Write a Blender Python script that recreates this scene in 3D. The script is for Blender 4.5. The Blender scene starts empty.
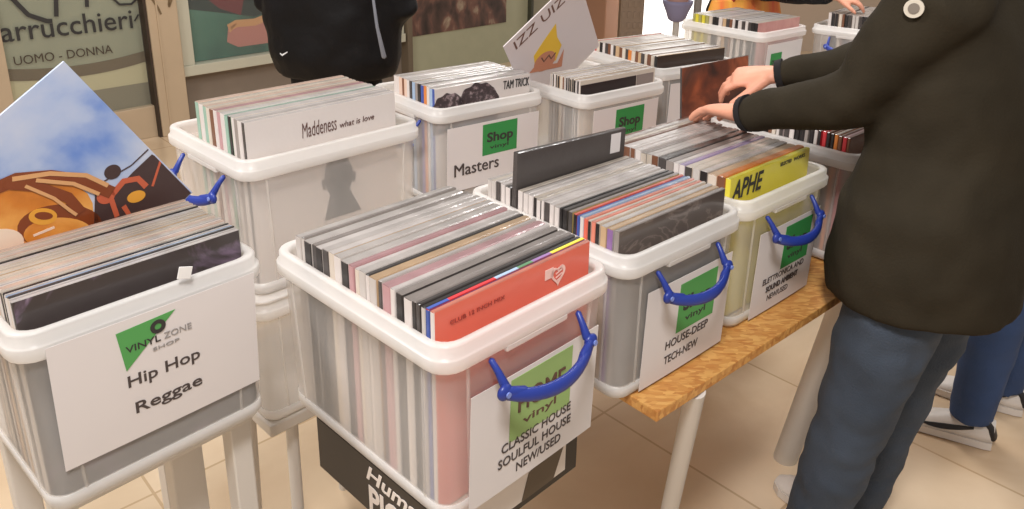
import bpy, bmesh, math, random
from mathutils import Vector, Matrix
random.seed(11)
SC = bpy.context.scene
COL = SC.collection
T = 0.74                      # height of the chipboard table top above the floor
R = math.radians

# ------------------------------------------------------------------ materials
MATS = {}
def mat(name, col, rough=0.6, metal=0.0, coat=0.0, bump=0.0, bscale=60.0, var=0.0, vscale=8.0, spec=0.5, emit=None, estr=1.0):
    if name in MATS: return MATS[name]
    m = bpy.data.materials.new(name); m.use_nodes = True
    nt = m.node_tree; b = nt.nodes['Principled BSDF']
    b.inputs['Base Color'].default_value = (*col, 1)
    b.inputs['Roughness'].default_value = rough
    b.inputs['Metallic'].default_value = metal
    b.inputs['Specular IOR Level'].default_value = spec
    if coat:
        b.inputs['Coat Weight'].default_value = coat
        b.inputs['Coat Roughness'].default_value = 0.12
    if bump or var:
        tc = nt.nodes.new('ShaderNodeTexCoord')
    if bump:
        n = nt.nodes.new('ShaderNodeTexNoise'); n.inputs['Scale'].default_value = bscale; n.inputs['Detail'].default_value = 4
        bp = nt.nodes.new('ShaderNodeBump'); bp.inputs['Strength'].default_value = bump; bp.inputs['Distance'].default_value = 0.01
        nt.links.new(tc.outputs['Object'], n.inputs['Vector']); nt.links.new(n.outputs['Fac'], bp.inputs['Height'])
        nt.links.new(bp.outputs['Normal'], b.inputs['Normal'])
        if coat: nt.links.new(bp.outputs['Normal'], b.inputs['Coat Normal'])
    if var:
        n2 = nt.nodes.new('ShaderNodeTexNoise'); n2.inputs['Scale'].default_value = vscale; n2.inputs['Detail'].default_value = 5
        cr = nt.nodes.new('ShaderNodeValToRGB')
        cr.color_ramp.elements[0].position = .3; cr.color_ramp.elements[1].position = .7
        cr.color_ramp.elements[0].color = (*[max(0, c*(1-var)) for c in col], 1)
        cr.color_ramp.elements[1].color = (*[min(1, c*(1+var)) for c in col], 1)
        nt.links.new(tc.outputs['Object'], n2.inputs['Vector']); nt.links.new(n2.outputs['Fac'], cr.inputs['Fac'])
        nt.links.new(cr.outputs['Color'], b.inputs['Base Color'])
    if emit:
        b.inputs['Emission Color'].default_value = (*emit, 1); b.inputs['Emission Strength'].default_value = estr
    MATS[name] = m
    return m

def translucent(name, col, fac, rough=0.35, tint=(.985, .98, .97)):
    m = bpy.data.materials.new(name); m.use_nodes = True
    nt = m.node_tree; b = nt.nodes['Principled BSDF']; out = nt.nodes['Material Output']
    b.inputs['Base Color'].default_value = (*col, 1); b.inputs['Roughness'].default_value = rough
    tr = nt.nodes.new('ShaderNodeBsdfTransparent'); tr.inputs['Color'].default_value = (*tint, 1)
    tl = nt.nodes.new('ShaderNodeBsdfTranslucent'); tl.inputs['Color'].default_value = (*col, 1)
    a = nt.nodes.new('ShaderNodeMixShader'); a.inputs[0].default_value = 0.4
    nt.links.new(b.outputs[0], a.inputs[1]); nt.links.new(tl.outputs[0], a.inputs[2])
    mx = nt.nodes.new('ShaderNodeMixShader'); mx.inputs[0].default_value = fac
    nt.links.new(tr.outputs[0], mx.inputs[1]); nt.links.new(a.outputs[0], mx.inputs[2])
    nt.links.new(mx.outputs[0], out.inputs['Surface'])
    MATS[name] = m
    return m

def ramp_mat(name, stops, scale, rough=.5, tex='NOISE', detail=6, dist=0.0, coat=0.0, stretch=(1, 1, 1)):
    m = bpy.data.materials.new(name); m.use_nodes = True
    nt = m.node_tree; b = nt.nodes['Principled BSDF']; b.inputs['Roughness'].default_value = rough
    if coat: b.inputs['Coat Weight'].default_value = coat
    tc = nt.nodes.new('ShaderNodeTexCoord'); mp = nt.nodes.new('ShaderNodeMapping'); mp.inputs['Scale'].default_value = stretch
    nt.links.new(tc.outputs['Object'], mp.inputs['Vector'])
    if tex == 'NOISE':
        n = nt.nodes.new('ShaderNodeTexNoise'); n.inputs['Scale'].default_value = scale; n.inputs['Detail'].default_value = detail; n.inputs['Distortion'].default_value = dist
        f = n.outputs['Fac']
    else:
        n = nt.nodes.new('ShaderNodeTexVoronoi'); n.inputs['Scale'].default_value = scale
        sp = nt.nodes.new('ShaderNodeSeparateColor'); nt.links.new(n.outputs['Color'], sp.inputs[0]); f = sp.outputs[0]
    nt.links.new(mp.outputs['Vector'], n.inputs['Vector'])
    cr = nt.nodes.new('ShaderNodeValToRGB')
    el = cr.color_ramp.elements
    while len(el) > 2: el.remove(el[-1])
    el[0].position, el[0].color = stops[0][0], (*stops[0][1], 1)
    el[1].position, el[1].color = stops[1][0], (*stops[1][1], 1)
    for p, c in stops[2:]:
        e = el.new(p); e.color = (*c, 1)
    nt.links.new(f, cr.inputs['Fac']); nt.links.new(cr.outputs['Color'], b.inputs['Base Color'])
    MATS[name] = m
    return m

def srgb(r, g, b):
    f = lambda c: (c/255/12.92) if c/255 <= .04045 else ((c/255+.055)/1.055)**2.4
    return (f(r), f(g), f(b))

# ------------------------------------------------------------------ mesh builder
class MB:
    def __init__(s): s.v = []; s.f = []; s.m = []; s.s = []
    def add(s, verts, faces, mi=0, M=None, smooth=False):
        o = len(s.v)
        for p in verts:
            p = Vector(p); s.v.append(tuple(M @ p) if M is not None else tuple(p))
        for f in faces: s.f.append([i+o for i in f]); s.m.append(mi); s.s.append(smooth)
    def box(s, c, d, mi=0, M=None, bev=0.0):
        x, y, z = (k/2 for k in d)
        if bev <= 0:
            v = [(c[0]+a*x, c[1]+b*y, c[2]+e*z) for a in (-1, 1) for b in (-1, 1) for e in (-1, 1)]
            s.add(v, [(0, 1, 3, 2), (4, 6, 7, 5), (0, 4, 5, 1), (2, 3, 7, 6), (0, 2, 6, 4), (1, 5, 7, 3)], mi, M)
            return
        bm = bmesh.new(); bmesh.ops.create_cube(bm, size=1)
        for q in bm.verts: q.co = Vector((q.co.x*d[0]+c[0], q.co.y*d[1]+c[1], q.co.z*d[2]+c[2]))
        bmesh.ops.bevel(bm, geom=bm.edges[:], offset=bev, segments=2, affect='EDGES', profile=.5)
        bm.verts.index_update()
        s.add([tuple(q.co) for q in bm.verts], [[q.index for q in f.verts] for f in bm.faces], mi, M)
        bm.free()
    def loops(s, rings, mi=0, M=None, cap0=True, cap1=True, closed=False, smooth=True):
        n = len(rings[0]); v = [p for r in rings for p in r]; f = []
        k = len(rings)
        for i in range(k if closed else k-1):
            a, b = i*n, ((i+1) % k)*n
            for j in range(n):
                j2 = (j+1) % n
                f.append((a+j, a+j2, b+j2, b+j))
        s.add(v, f, mi, M, smooth)
        if not closed:
            if cap0: s.add(rings[0], [list(range(n))[::-1]], mi, M, False)
            if cap1: s.add(rings[-1], [list(range(n))], mi, M, False)
    def tube(s, pts, rad, mi=0, M=None, n=12, side=None, round_ends=True):
        """loft of ellipses along a polyline; rad: number or (across, other); side: fixed across axis"""
        pts = [Vector(p) for p in pts]; k = len(pts)
        rr = [(r, r) if not isinstance(r, (tuple, list)) else r for r in (rad if isinstance(rad, list) else [rad]*k)]
        tg = []
        for i in range(k):
            d = (pts[min(i+1, k-1)]-pts[max(i-1, 0)])
            tg.append(d.normalized() if d.length > 1e-9 else Vector((0, 0, 1)))
        ref = Vector(side) if side is not None else (Vector((0, 0, 1)) if abs(tg[0].z) < .8 else Vector((1, 0, 0))).cross(tg[0])
        rings = []; u = ref
        P, Q, TT = list(pts), list(rr), list(tg)
        if round_ends:
            a = [(.0, .12), (.35, .62), (.75, .92)]
            r0 = min(rr[0]); r1 = min(rr[-1])
            P = [pts[0]-tg[0]*r0*(1-x)*.9 for x, _ in a]+pts+[pts[-1]+tg[-1]*r1*(1-x)*.9 for x, _ in a[::-1]]
            Q = [(rr[0][0]*y, rr[0][1]*y) for _, y in a]+rr+[(rr[-1][0]*y, rr[-1][1]*y) for _, y in a[::-1]]
            TT = [tg[0]]*3+tg+[tg[-1]]*3
        for p, q, t in zip(P, Q, TT):
            u = (u-t*u.dot(t)).normalized(); w = t.cross(u)
            rings.append([p+u*q[0]*math.cos(2*math.pi*i/n)+w*q[1]*math.sin(2*math.pi*i/n) for i in range(n)])
        s.loops(rings, mi, M)
    def disc(s, c, nrm, r, h, mi=0, M=None, n=20, r2=None):
        c = Vector(c); nrm = Vector(nrm).normalized()
        s.tube([c, c+nrm*h], [r, r2 if r2 is not None else r], mi, M, n, round_ends=False)
    def poly(s, pts, h, mi=0, M=None):
        """flat outline in xy with thickness h upward"""
        n = len(pts)
        v = [(x, y, 0) for x, y in pts]+[(x, y, h) for x, y in pts]
        s.add(v, [list(range(n))[::-1], list(range(n, 2*n))]+[(i, (i+1) % n, (i+1) % n+n, i+n) for i in range(n)], mi, M)
    def ball(s, c, r, mi=0, M=None, seg=16, ring=10):
        c = Vector(c); r = r if isinstance(r, (tuple, list)) else (r, r, r)
        rings = []
        for i in range(ring+1):
            a = -math.pi/2+math.pi*(i+.02 if i == 0 else (i-.02 if i == ring else i))/ring
            rings.append([c+Vector((r[0]*math.cos(a)*math.cos(2*math.pi*j/seg), r[1]*math.cos(a)*math.sin(2*math.pi*j/seg), r[2]*math.sin(a))) for j in range(seg)])
        s.loops(rings, mi, M)
    def build(s, name, mats, parent=None, M=None):
        me = bpy.data.meshes.new(name); me.from_pydata(s.v, [], s.f)
        for m in (mats if isinstance(mats, (list, tuple)) else [mats]): me.materials.append(m)
        me.polygons.foreach_set('material_index', s.m); me.polygons.foreach_set('use_smooth', s.s)
        me.update()
        o = bpy.data.objects.new(name, me); COL.objects.link(o)
        if parent is not None: o.parent = parent
        if M is not None: o.matrix_basis = M
        return o

def tag(o, label=None, cat=None, group=None, kind=None):
    if label: o['label'] = label
    if cat: o['category'] = cat
    if group: o['group'] = group
    if kind: o['kind'] = kind
    return o
def empty(name, M):
    o = bpy.data.objects.new(name, None); COL.objects.link(o); o.matrix_basis = M; o.empty_display_size = .1
    return o

_tc = {}
def text_geo(txt, bold=0.0, shear=0.0):
    k = (txt, bold, shear)
    if k in _tc: return _tc[k]
    cu = bpy.data.curves.new('lettering', 'FONT'); cu.body = txt; cu.size = 1; cu.extrude = .006
    cu.offset = bold; cu.shear = shear; cu.resolution_u = 3
    cu.align_x = 'LEFT'
    o = bpy.data.objects.new('lettering', cu); COL.objects.link(o)
    me = bpy.data.meshes.new_from_object(o)
    v = [tuple(q.co) for q in me.vertices]; f = [list(p.vertices) for p in me.polygons]
    bpy.data.objects.remove(o); bpy.data.curves.remove(cu); bpy.data.meshes.remove(me)
    x0 = min(p[0] for p in v); x1 = max(p[0] for p in v); y1 = max(p[1] for p in v); y0 = min(p[1] for p in v)
    _tc[k] = (v, f, x0, x1, y0, y1)
    return _tc[k]
def put_text(mb, txt, x, y, width, height=None, mi=0, M=None, bold=.01, shear=0, z=.0006, rot=0.0):
    """left end x, baseline y on the local xy plane; width in metres; height = height of the tallest letter"""
    heavy = 'M' in txt and bold > 0
    v, f, x0, x1, y0, y1 = text_geo(txt, 0 if heavy else bold, shear)
    sx = width/(x1-x0); sy = (height/(y1)) if height else sx
    L = Matrix.Translation((x, y, z)) @ Matrix.Rotation(rot, 4, 'Z') @ Matrix.Diagonal((sx, sy, .05, 1)) @ Matrix.Translation((-x0, 0, 0))
    for dx in ((-.4*bold, .4*bold) if heavy else (0,)):
        LL = L @ Matrix.Translation((dx, 0, .02*(dx > 0)))
        mb.add(v, f, mi, (M @ LL) if M is not None else LL)

# ------------------------------------------------------------------ camera
f_px, pitch, roll, camz, cy0 = 789.2185, R(18.449758), R(0.9443339), 0.8706 + T, 148.3535
fw = Vector((0, math.cos(pitch), -math.sin(pitch))); r0 = Vector((1, 0, 0)); u0 = r0.cross(fw)
rt = math.cos(roll)*r0+math.sin(roll)*u0; up = -math.sin(roll)*r0+math.cos(roll)*u0
cam = bpy.data.cameras.new('camera'); camo = bpy.data.objects.new('camera', cam); COL.objects.link(camo)
cam.sensor_width = 36; cam.sensor_fit = 'HORIZONTAL'; cam.lens = f_px/1024*36
cam.shift_y = -(254.5-cy0)/1024; cam.clip_start = .02
mw = Matrix((rt, up, -fw)).transposed().to_4x4(); mw.translation = (0, 0, camz)
camo.matrix_world = mw; SC.camera = camo

# ------------------------------------------------------------------ shared materials
plastic = translucent('clear_polypropylene', (.95, .925, .90), .27)
plastic_rim = translucent('frosted_polypropylene_rim', (.95, .925, .90), .66, .3)
blue = mat('blue_handle_plastic', srgb(36, 56, 142), .35)
paper = mat('label_paper', (.73, .685, .675), .75)
ink = mat('black_ink', (.035, .032, .03), .7)
ink_soft = mat('soft_black_ink', srgb(74, 64, 62), .7)
ink_grey = mat('grey_ink', (.30, .28, .27), .7)
ink_red = mat('dark_red_ink', (.12, .06, .04), .7)
logo_green = mat('logo_green', srgb(84, 158, 84), .7)
logo_green_pale = mat('logo_pale_green', srgb(150, 180, 112), .7)
logo_green_deep = mat('logo_deep_green', srgb(52, 142, 72), .7)
white_metal = mat('white_painted_metal', (.66, .62, .57), .4)
wood_osb = ramp_mat('chipboard', [(.0, srgb(186, 122, 60)), (.4, srgb(204, 146, 78)), (.75, srgb(222, 170, 98)), (1., srgb(190, 128, 66))], 95, .5, 'VORONOI', stretch=(.6, 1.8, 1))

# ------------------------------------------------------------------ crates
def rrect(w, l, r, n=5):
    pts = []
    for cx, cy, a0 in ((w/2-r, l/2-r, 0), (-w/2+r, l/2-r, 90), (-w/2+r, -l/2+r, 180), (w/2-r, -l/2+r, 270)):
        for i in range(n+1):
            a = R(a0+90*i/n); pts.append((cx+r*math.cos(a), cy+r*math.sin(a)))
    return pts
CH = .289
def ring(w, l, inset, z, r=.036):
    return [Vector((x, y, z)) for x, y in rrect(w-2*inset, l-2*inset, max(.008, r-inset*.5))]

def handle_mb():
    """hanging grip seen from outside: x across, -y outward, z up; origin at rim height of the wall"""
    g = MB()
    for s in (-1, 1):
        g.tube([(s*.089, -.002, -.038), (s*.087, -.012, -.050), (s*.085, -.024, -.068)], [.0046, .0050, .007], 0, n=10)
        g.ball((s*.089, -.028, -.074), (.0130, .0072, .0120), 0)
    pts = []; rad = []
    for i in range(13):
        t = -1+2*i/12
        pts.append((t*.086, -.028-.024*(1-t*t), -.077-.015*(1-t*t)**.8))
        rad.append((.0068, .0095+.002*(1-abs(t))))
    g.tube(pts, rad, 0, n=12, side=(0, 1, 0))
    for s in (-1, 1):
        g.tube([(s*.086, -.030, -.074), (s*.062, -.037, -.081), (s*.05, -.042, -.091)], [(.006, .008), (.006, .008), (.006, .007)], 0, n=10, side=(0, 1, 0))
    return g
HANDLE_MESH = {}
def pin_mb():
    g = MB(); g.disc((0, -.0352, -.076), (0, -1, 0), .0042, .0022, 0, n=14)
    return g
pin_mat = mat('handle_pin_plastic', srgb(120, 140, 210), .3)

def crate(name_label, pos, deg, w, l, handles='y'):
    M = Matrix.Translation(pos) @ Matrix.Rotation(R(deg), 4, 'Z')
    b = MB()
    H = CH
    outer = [ring(w, l, .0165, .019), ring(w, l, .0135, .14), ring(w, l, .0105, H-.034), ring(w, l, .0105, H-.010)]
    inner = [ring(w, l, .0132, H-.010), ring(w, l, .0162, .14), ring(w, l, .0192, .019), ring(w, l, .0200, .0055)]
    base_o = [ring(w, l, .0235, .019)]
    b.loops(outer+inner, 0, cap0=False, cap1=True)
    # added slim ribs, imitating the light lines refracted at the wall corners
    for sx in (-1, 1):
        for sy in (-1, 1):
            for ax in (0, 1):
                k0, k1 = .0185, .0125
                if ax == 0:
                    p0 = (sx*(w/2-.060), sy*(l/2-k0+.002), .03); p1 = (sx*(w/2-.052), sy*(l/2-k1+.002), H-.04)
                else:
                    p0 = (sx*(w/2-k0+.002), sy*(l/2-.060), .03); p1 = (sx*(w/2-k1+.002), sy*(l/2-.052), H-.04)
                b.tube([p0, p1], [.0028, .0028], 0, n=6)
    o = b.build('record_crate', plastic, None, M)
    tag(o, name_label, 'crate', 'clear plastic crates full of records')
    rm = MB()
    prof = [(.0100, H-.040), (.0035, H-.0395), (.0012, H-.036), (.0006, H-.0205), (.0016, H-.0190), (.0050, H-.0180), (.0050, H-.0035), (.0064, H-.0012), (.0090, H), (.0165, H-.0008), (.0182, H-.003), (.0182, H-.010), (.0150, H-.0125), (.0138, H-.03)]
    rm.loops([ring(w, l, i, z) for i, z in prof], 0, closed=True)
    # thickened lip in the middle of each handled side
    if handles:
        for s in (-1, 1):
            if handles == 'y': rm.box((0, s*(l/2-.006), H-.041), (.125, .010, .012), 0, bev=.003)
            else: rm.box((s*(w/2-.006), 0, H-.041), (.010, .125, .012), 0, bev=.003)
    rm.build('rim', plastic_rim, o)
    bs = MB()
    bs.loops([ring(w, l, .050, .0), ring(w, l, .030, .0), ring(w, l, .0190, .004), ring(w, l, .0150, .012), ring(w, l, .0156, .0285), ring(w, l, .0193, .0280), ring(w, l, .0200, .0052), ring(w, l, .05, .0050)], 0, cap0=True, cap1=False)
    bs.build('base', plastic_rim, o)
    if handles:
        if not HANDLE_MESH:
            HANDLE_MESH['g'] = handle_mb(); HANDLE_MESH['p'] = pin_mb()
        for s in ((0,) if handles == 'xl' else (0, 1)):
            if handles == 'y': HM = Matrix.Rotation(math.pi*s, 4, 'Z') @ Matrix.Translation((0, -l/2+.006, H-.010))
            else: HM = Matrix.Rotation(-math.pi/2+math.pi*s, 4, 'Z') @ Matrix.Translation((0, -w/2+.006, H-.010))
            if 'gm' not in HANDLE_MESH:
                h = HANDLE_MESH['g'].build('handle', blue, o, HM); HANDLE_MESH['gm'] = h.data
            else:
                h = bpy.data.objects.new('handle', HANDLE_MESH['gm']); COL.objects.link(h); h.parent = o; h.matrix_basis = HM
            for sp_ in (-1, 1):
                if 'pm' not in HANDLE_MESH:
                    p = HANDLE_MESH['p'].build('pivot_pin', pin_mat, h); HANDLE_MESH['pm'] = p.data
                else:
                    p = bpy.data.objects.new('pivot_pin', HANDLE_MESH['pm']); COL.objects.link(p); p.parent = h
                p.location = (sp_*.090, 0, .002)
            h['label'] = 'blue plastic grip'
    return o

def front_sheet(crate_o, l, x0, x1, z0, z1, lines, logo, over_rim=False, tilt=0.0, label='white paper label sheet'):
    """paper sheet on the front wall; lines = (text, x, z, width, height)"""
    if over_rim:
        ang = math.atan(.0165/.215); zz = (z0+z1)/2; yy = -l/2-.0030+.0165*(CH-.020-zz)/.215
    else:
        ang = math.atan(.006/.236); zz = (z0+z1)/2; yy = -l/2+.0165-.006*(zz-.019)/.236-.0032
    M = Matrix.Translation(((x0+x1)/2, yy, zz)) @ Matrix.Rotation(math.pi/2+ang, 4, 'X') @ Matrix.Rotation(tilt, 4, 'Z')
    w, h = x1-x0, z1-z0
    s = MB(); nx = 8
    # a sheet with the slightest bow
    v = []; f = []
    for i in range(nx+1):
        for j in (0, 1):
            for k in (0, 1):
                t = -1+2*i/nx
                v.append((t*w/2, (-h/2, h/2)[j], k*.0006+.0012*(1-t*t)))
    for i in range(nx):
        a = i*4; c = a+4
        f += [(a+1, c+1, c+3, a+3), (a, a+2, c+2, c), (a, c, c+1, a+1), (a+2, a+3, c+3, c+2)]
    f += [(0, 1, 3, 2), (nx*4, nx*4+2, nx*4+3, nx*4+1)]
    s.add(v, f, 0, None, False)
    so = s.build('label_sheet', paper, crate_o, M)
    so['label'] = label
    cx, cz = (x0+x1)/2, zz
    tx = MB()
    for (t, x, z, wd, ht) in lines: put_text(tx, t, x-cx, z-cz, wd, ht, 0, None, .010, 0, .0022)
    if lines: tx.build('lettering', ink_soft, so)
    lg = MB(); logo(lg, lambda x, z: (x-cx, z-cz))
    return so, lg

# ------------------------------------------------------------------ records
ORD = ['first', 'second', 'third', 'fourth', 'fifth', 'sixth', 'seventh', 'eighth', 'ninth', 'tenth', 'eleventh', 'twelfth', 'thirteenth', 'fourteenth', 'fifteenth', 'sixteenth', 'seventeenth', 'eighteenth', 'nineteenth', 'twentieth']
ORD += ['twenty-'+w for w in ORD[:9]]+['thirtieth']+['thirty-'+w for w in ORD[:9]]+['fortieth']+['forty-'+w for w in ORD[:9]]
PAL = {
 'white': (216, 207, 202), 'cream': (212, 199, 184), 'pale grey': (196, 188, 182), 'grey': (150, 140, 134), 'charcoal': (72, 66, 64),
 'black': (40, 36, 36), 'pink': (188, 144, 146), 'peach': (220, 190, 172), 'blue': (60, 84, 158), 'red': (196, 52, 58), 'lilac': (168, 150, 186),
 'yellow': (222, 208, 66), 'orange': (214, 128, 60), 'brown': (120, 78, 56), 'green': (84, 128, 92), 'pale blue': (158, 180, 206), 'coral': (224, 104, 84), 'salmon': (224, 134, 112), 'tan': (196, 164, 128), 'mint': (150, 182, 164), 'purple': (142, 106, 158), 'olive': (168, 162, 100)}
def rmat(cn, kind):
    c = PAL[cn]
    if kind == 'cover': return mat('sleeve_'+cn.replace(' ', '_'), srgb(*c), .32, coat=.35, bump=.12, bscale=22)
    if kind == 'spine': return mat('spine_'+cn.replace(' ', '_'), srgb(*c), .4, coat=.2)
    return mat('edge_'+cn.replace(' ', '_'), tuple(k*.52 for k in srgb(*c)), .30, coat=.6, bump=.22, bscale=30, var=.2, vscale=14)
def record_mesh(t, wd, cover, spine, edge, ht=.315):
    b = MB(); e = min(.0012, t*.3)
    x0, x1 = -wd/2, wd/2
    # cross-section across the sleeve with softened corners; rings go up the height
    sec = [(x0, -t/2+e), (x0+e, -t/2), (x1-e, -t/2), (x1, -t/2+e), (x1, t/2-e), (x1-e, t/2), (x0+e, t/2), (x0, t/2-e)]
    n = 8
    def rg(z, k): return [Vector((x*(1-k*.004), y*(1-k*.35), z)) for x, y in sec]
    rs = [rg(0, 1), rg(.001, 0), rg(ht-.0012, 0), rg(ht, 1)]
    for i in range(3):
        for j in range(n):
            j2 = (j+1) % n
            mi = 1 if j in (6, 7, 0) and False else 0
            if j in (7, 0, 6): mi = 1
            if i == 2: mi = 2
            b.add([rs[i][j], rs[i][j2], rs[i+1][j2], rs[i+1][j]], [(0, 1, 2, 3)], mi)
    b.add(rs[0], [list(range(n))[::-1]], 0); b.add(rs[3], [list(range(n))], 2)
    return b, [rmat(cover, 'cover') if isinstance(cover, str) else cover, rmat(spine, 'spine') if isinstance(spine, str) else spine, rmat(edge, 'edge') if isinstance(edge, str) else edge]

def stack(cr, crate_phrase, group, l, specs, y_front, lean=3.0, wd=.312, xoff=0.0, z0=.0068):
    """specs from the front record to the back: dict(t, cover, spine, edge, dz, dx, label, name)"""
    Mc = cr.matrix_basis.copy(); y = y_front; outs = []
    for i, s in enumerate(specs):
        t = s['t']; L = R(s.get('lean', lean))
        mb, ms = record_mesh(t, wd, s['cover'], s['spine'], s['edge'], max(.315, wd))
        top_shift = .315*math.sin(L)
        yc = y+t/2
        M = Mc @ Matrix.Translation((xoff+s.get('dx', 0), yc-top_shift, z0+s.get('dz', 0)+t*.5*math.sin(abs(L)))) @ Matrix.Rotation(-L, 4, 'X') @ Matrix.Rotation(R(s.get('roll', 0)), 4, 'Y')
        o = mb.build('record_sleeve', ms, None, M)
        c = s['say']
        lab = s.get('label') or f"{c} record sleeve, {ORD[i]} from front in the {crate_phrase}"
        if i == 0 and not s.get('label'): lab = f"{c} record sleeve at the front of the {crate_phrase}"
        tag(o, lab, 'record', group)
        outs.append(o)
        y += (t+.0010)/math.cos(L)+s.get('gap', random.choice((0, 0, .0012, .0025)))
    return outs

def rnd_specs(n, weights, tmin, tmax, edge_light=.6):
    out = []
    names = list(weights); ws = [weights[k] for k in names]
    for i in range(n):
        c = random.choices(names, ws)[0]
        sp = random.choices(['white', 'cream', c, 'charcoal', 'pale grey', 'black', 'brown'], [3, 1.6, 2, 2.6, 1.4, 3, .8])[0]
        ed = c if random.random() > edge_light else random.choice(['white', 'cream', 'pale grey', 'white'])
        out.append(dict(t=random.uniform(tmin, tmax), cover=c, spine=sp, edge=ed, dz=random.uniform(0, .004), dx=random.uniform(-.0014, .0014), say=f"{ed}-edged {c}" if ed != c else c))
    return out
def S(t, cover, spine=None, edge=None, **k):
    d = dict(t=t, cover=cover, spine=spine or cover, edge=edge or cover, say=k.pop('say', cover if isinstance(cover, str) else 'printed'), dz=random.uniform(0, .003))
    d.update(k); return d
def fit_depth(specs, depth):
    for s in specs: s.setdefault('gap', random.choice((0, 0, .001, .0022)))
    tot = sum(s['t']+.0010+s.get('gap', 0) for s in specs)
    k = (depth-sum(.0010+s.get('gap', 0) for s in specs))/sum(s['t'] for s in specs)
    for s in specs: s['t'] *= k
    return specs

W, L = .355, .430
CR = {}
def place(key, label, x, y, z, deg, w=W, l=L, handles='y'):
    CR[key] = (crate(label, (x, y, z), deg, w, l, handles), w, l); return CR[key][0]

A = place('A', 'clear record crate with a hip hop reggae sheet on its front', -.651, 1.109, T+.04, 47.8, handles=None)
B = place('B', 'clear blue-handled record crate with a classic house sheet, on the black carton', -.111, 1.116, T+.03, 45.6)
D = place('D', 'clear blue-handled record crate between the classic house crate and the crate with the yellow sleeve', .178, 1.435, T+.002, 42.4)
E_ = place('E', 'clear blue-handled record crate with a yellow sleeve at its front', .441, 1.684, T+.002, 42.3)
F = place('F', 'clear record crate beside the yellow-sleeve crate, half behind the person in olive', .785, 1.985, T+.002, 42.0, handles=None)
Cc = place('C', 'clear record crate of white sleeves with a blue handle toward the tilted sky-blue sleeve', -.468, 1.628, T+.09, 45.5, w=.43, l=.355, handles='x')
G = place('G', 'clear record crate with a white double-portrait sleeve, beside the handwritten white-sleeve crate', -.160, 2.197, T+.03, 39.0, w=.375, l=.355, handles='xl')
Hh = place('H', 'clear record crate with a black banded sleeve at front and tilted white sleeve inside', 0.200, 2.384, T+.03, 38.8, handles=None)
I_ = place('I', 'clear record crate with a dark brown front sleeve, behind the browsing hands', .500, 2.740, T+.03, 33.0, handles=None)
J = place('J', 'clear record crate with a pink front sleeve, in front of the red and orange bag', 1.000, 3.440, T+.03, 40.0, handles=None)
K = place('K', 'clear record crate of white sleeves under the hand of the black-sleeved arm', 1.560, 3.480, T+.03, 50.0, w=.43, l=.355, handles='x')

# --- label sheets
def logo_square(x0, x1, z0, z1, word, colr):
    def fn(lg, q):
        a = q(x0, z0); b = q(x1, z1)
        lg.box(((a[0]+b[0])/2, (a[1]+b[1])/2, .0021), (abs(b[0]-a[0]), abs(b[1]-a[1]), .0006), 0)
    return fn
def square_sheet(cr, l, sheet, sq, lines, word, green, small=None, **k):
    so, lg = front_sheet(cr, l, *sheet, lines, logo_square(*sq, word, green), **k)
    lo = lg.build('logo', green, so)
    t = MB(); cx, cz = (sheet[0]+sheet[1])/2, (sheet[2]+sheet[3])/2
    w = sq[1]-sq[0]; h = sq[3]-sq[2]
    put_text(t, word, sq[0]+.12*w-cx, sq[2]+.42*h-cz, w*.76, h*.30, 0, None, .03, 0, .0026)
    if small: put_text(t, small, sq[0]+.2*w-cx, sq[2]+.18*h-cz, w*.55, h*.12, 0, None, .01, 0, .0026)
    t.build('logo_lettering', ink_red if green is logo_green_pale else ink, so)
    return so
square_sheet(B, L, (-.122, .146, .004, .196), (-.047, .084, .082, .188), [('CLASSIC HOUSE', -.062, .070, .150, .0155), ('SOULFUL HOUSE', -.068, .046, .158, .0155), ('NEW/USED', -.030, .022, .098, .0155)], 'HOME', logo_green_pale, 'vinyl', label='white sheet reading classic house soulful house')
square_sheet(D, L, (-.106, .152, .004, .205), (-.012, .104, .088, .190), [('HOUSE-DEEP', -.040, .064, .132, .017), ('TECH-NEW', -.040, .032, .104, .017)], 'Shop', logo_green, 'vinyl', label='white sheet reading house deep')
square_sheet(E_, L, (-.098, .146, .004, .203), (.004, .114, .092, .192), [('ELETTRONICA AND', -.062, .074, .168, .0135), ('SOUND AMBIENT', -.045, .052, .130, .0135), ('NEW/USED', -.035, .029, .085, .0135)], 'Shop', logo_green_deep, 'vinyl', label='white sheet with three printed lines')
square_sheet(G, .355, (-.150, .165, .05, .232), (-.035, .085, .135, .224), [('Masters', -.128, .093, .150, .034)], 'Shop', logo_green_deep, 'vinyl', label='white sheet reading masters')
square_sheet(Hh, L, (-.130, .140, .04, .240), (-.040, .078, .138, .230), [], 'Shop', logo_green_deep, 'vinyl')
square_sheet(I_, L, (-.120, .130, .04, .235), (-.01, .08, .115, .205), [], 'Shop', logo_green_deep, 'vinyl')
square_sheet(J, L, (-.120, .140, .04, .235), (-.09, -.01, .095, .195), [], 'Shop', logo_green_deep, 'vinyl')
square_sheet(F, L, (-.106, .146, .004, .203), (.0, .110, .092, .192), [], 'Shop', logo_green_deep, 'vinyl')
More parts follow.
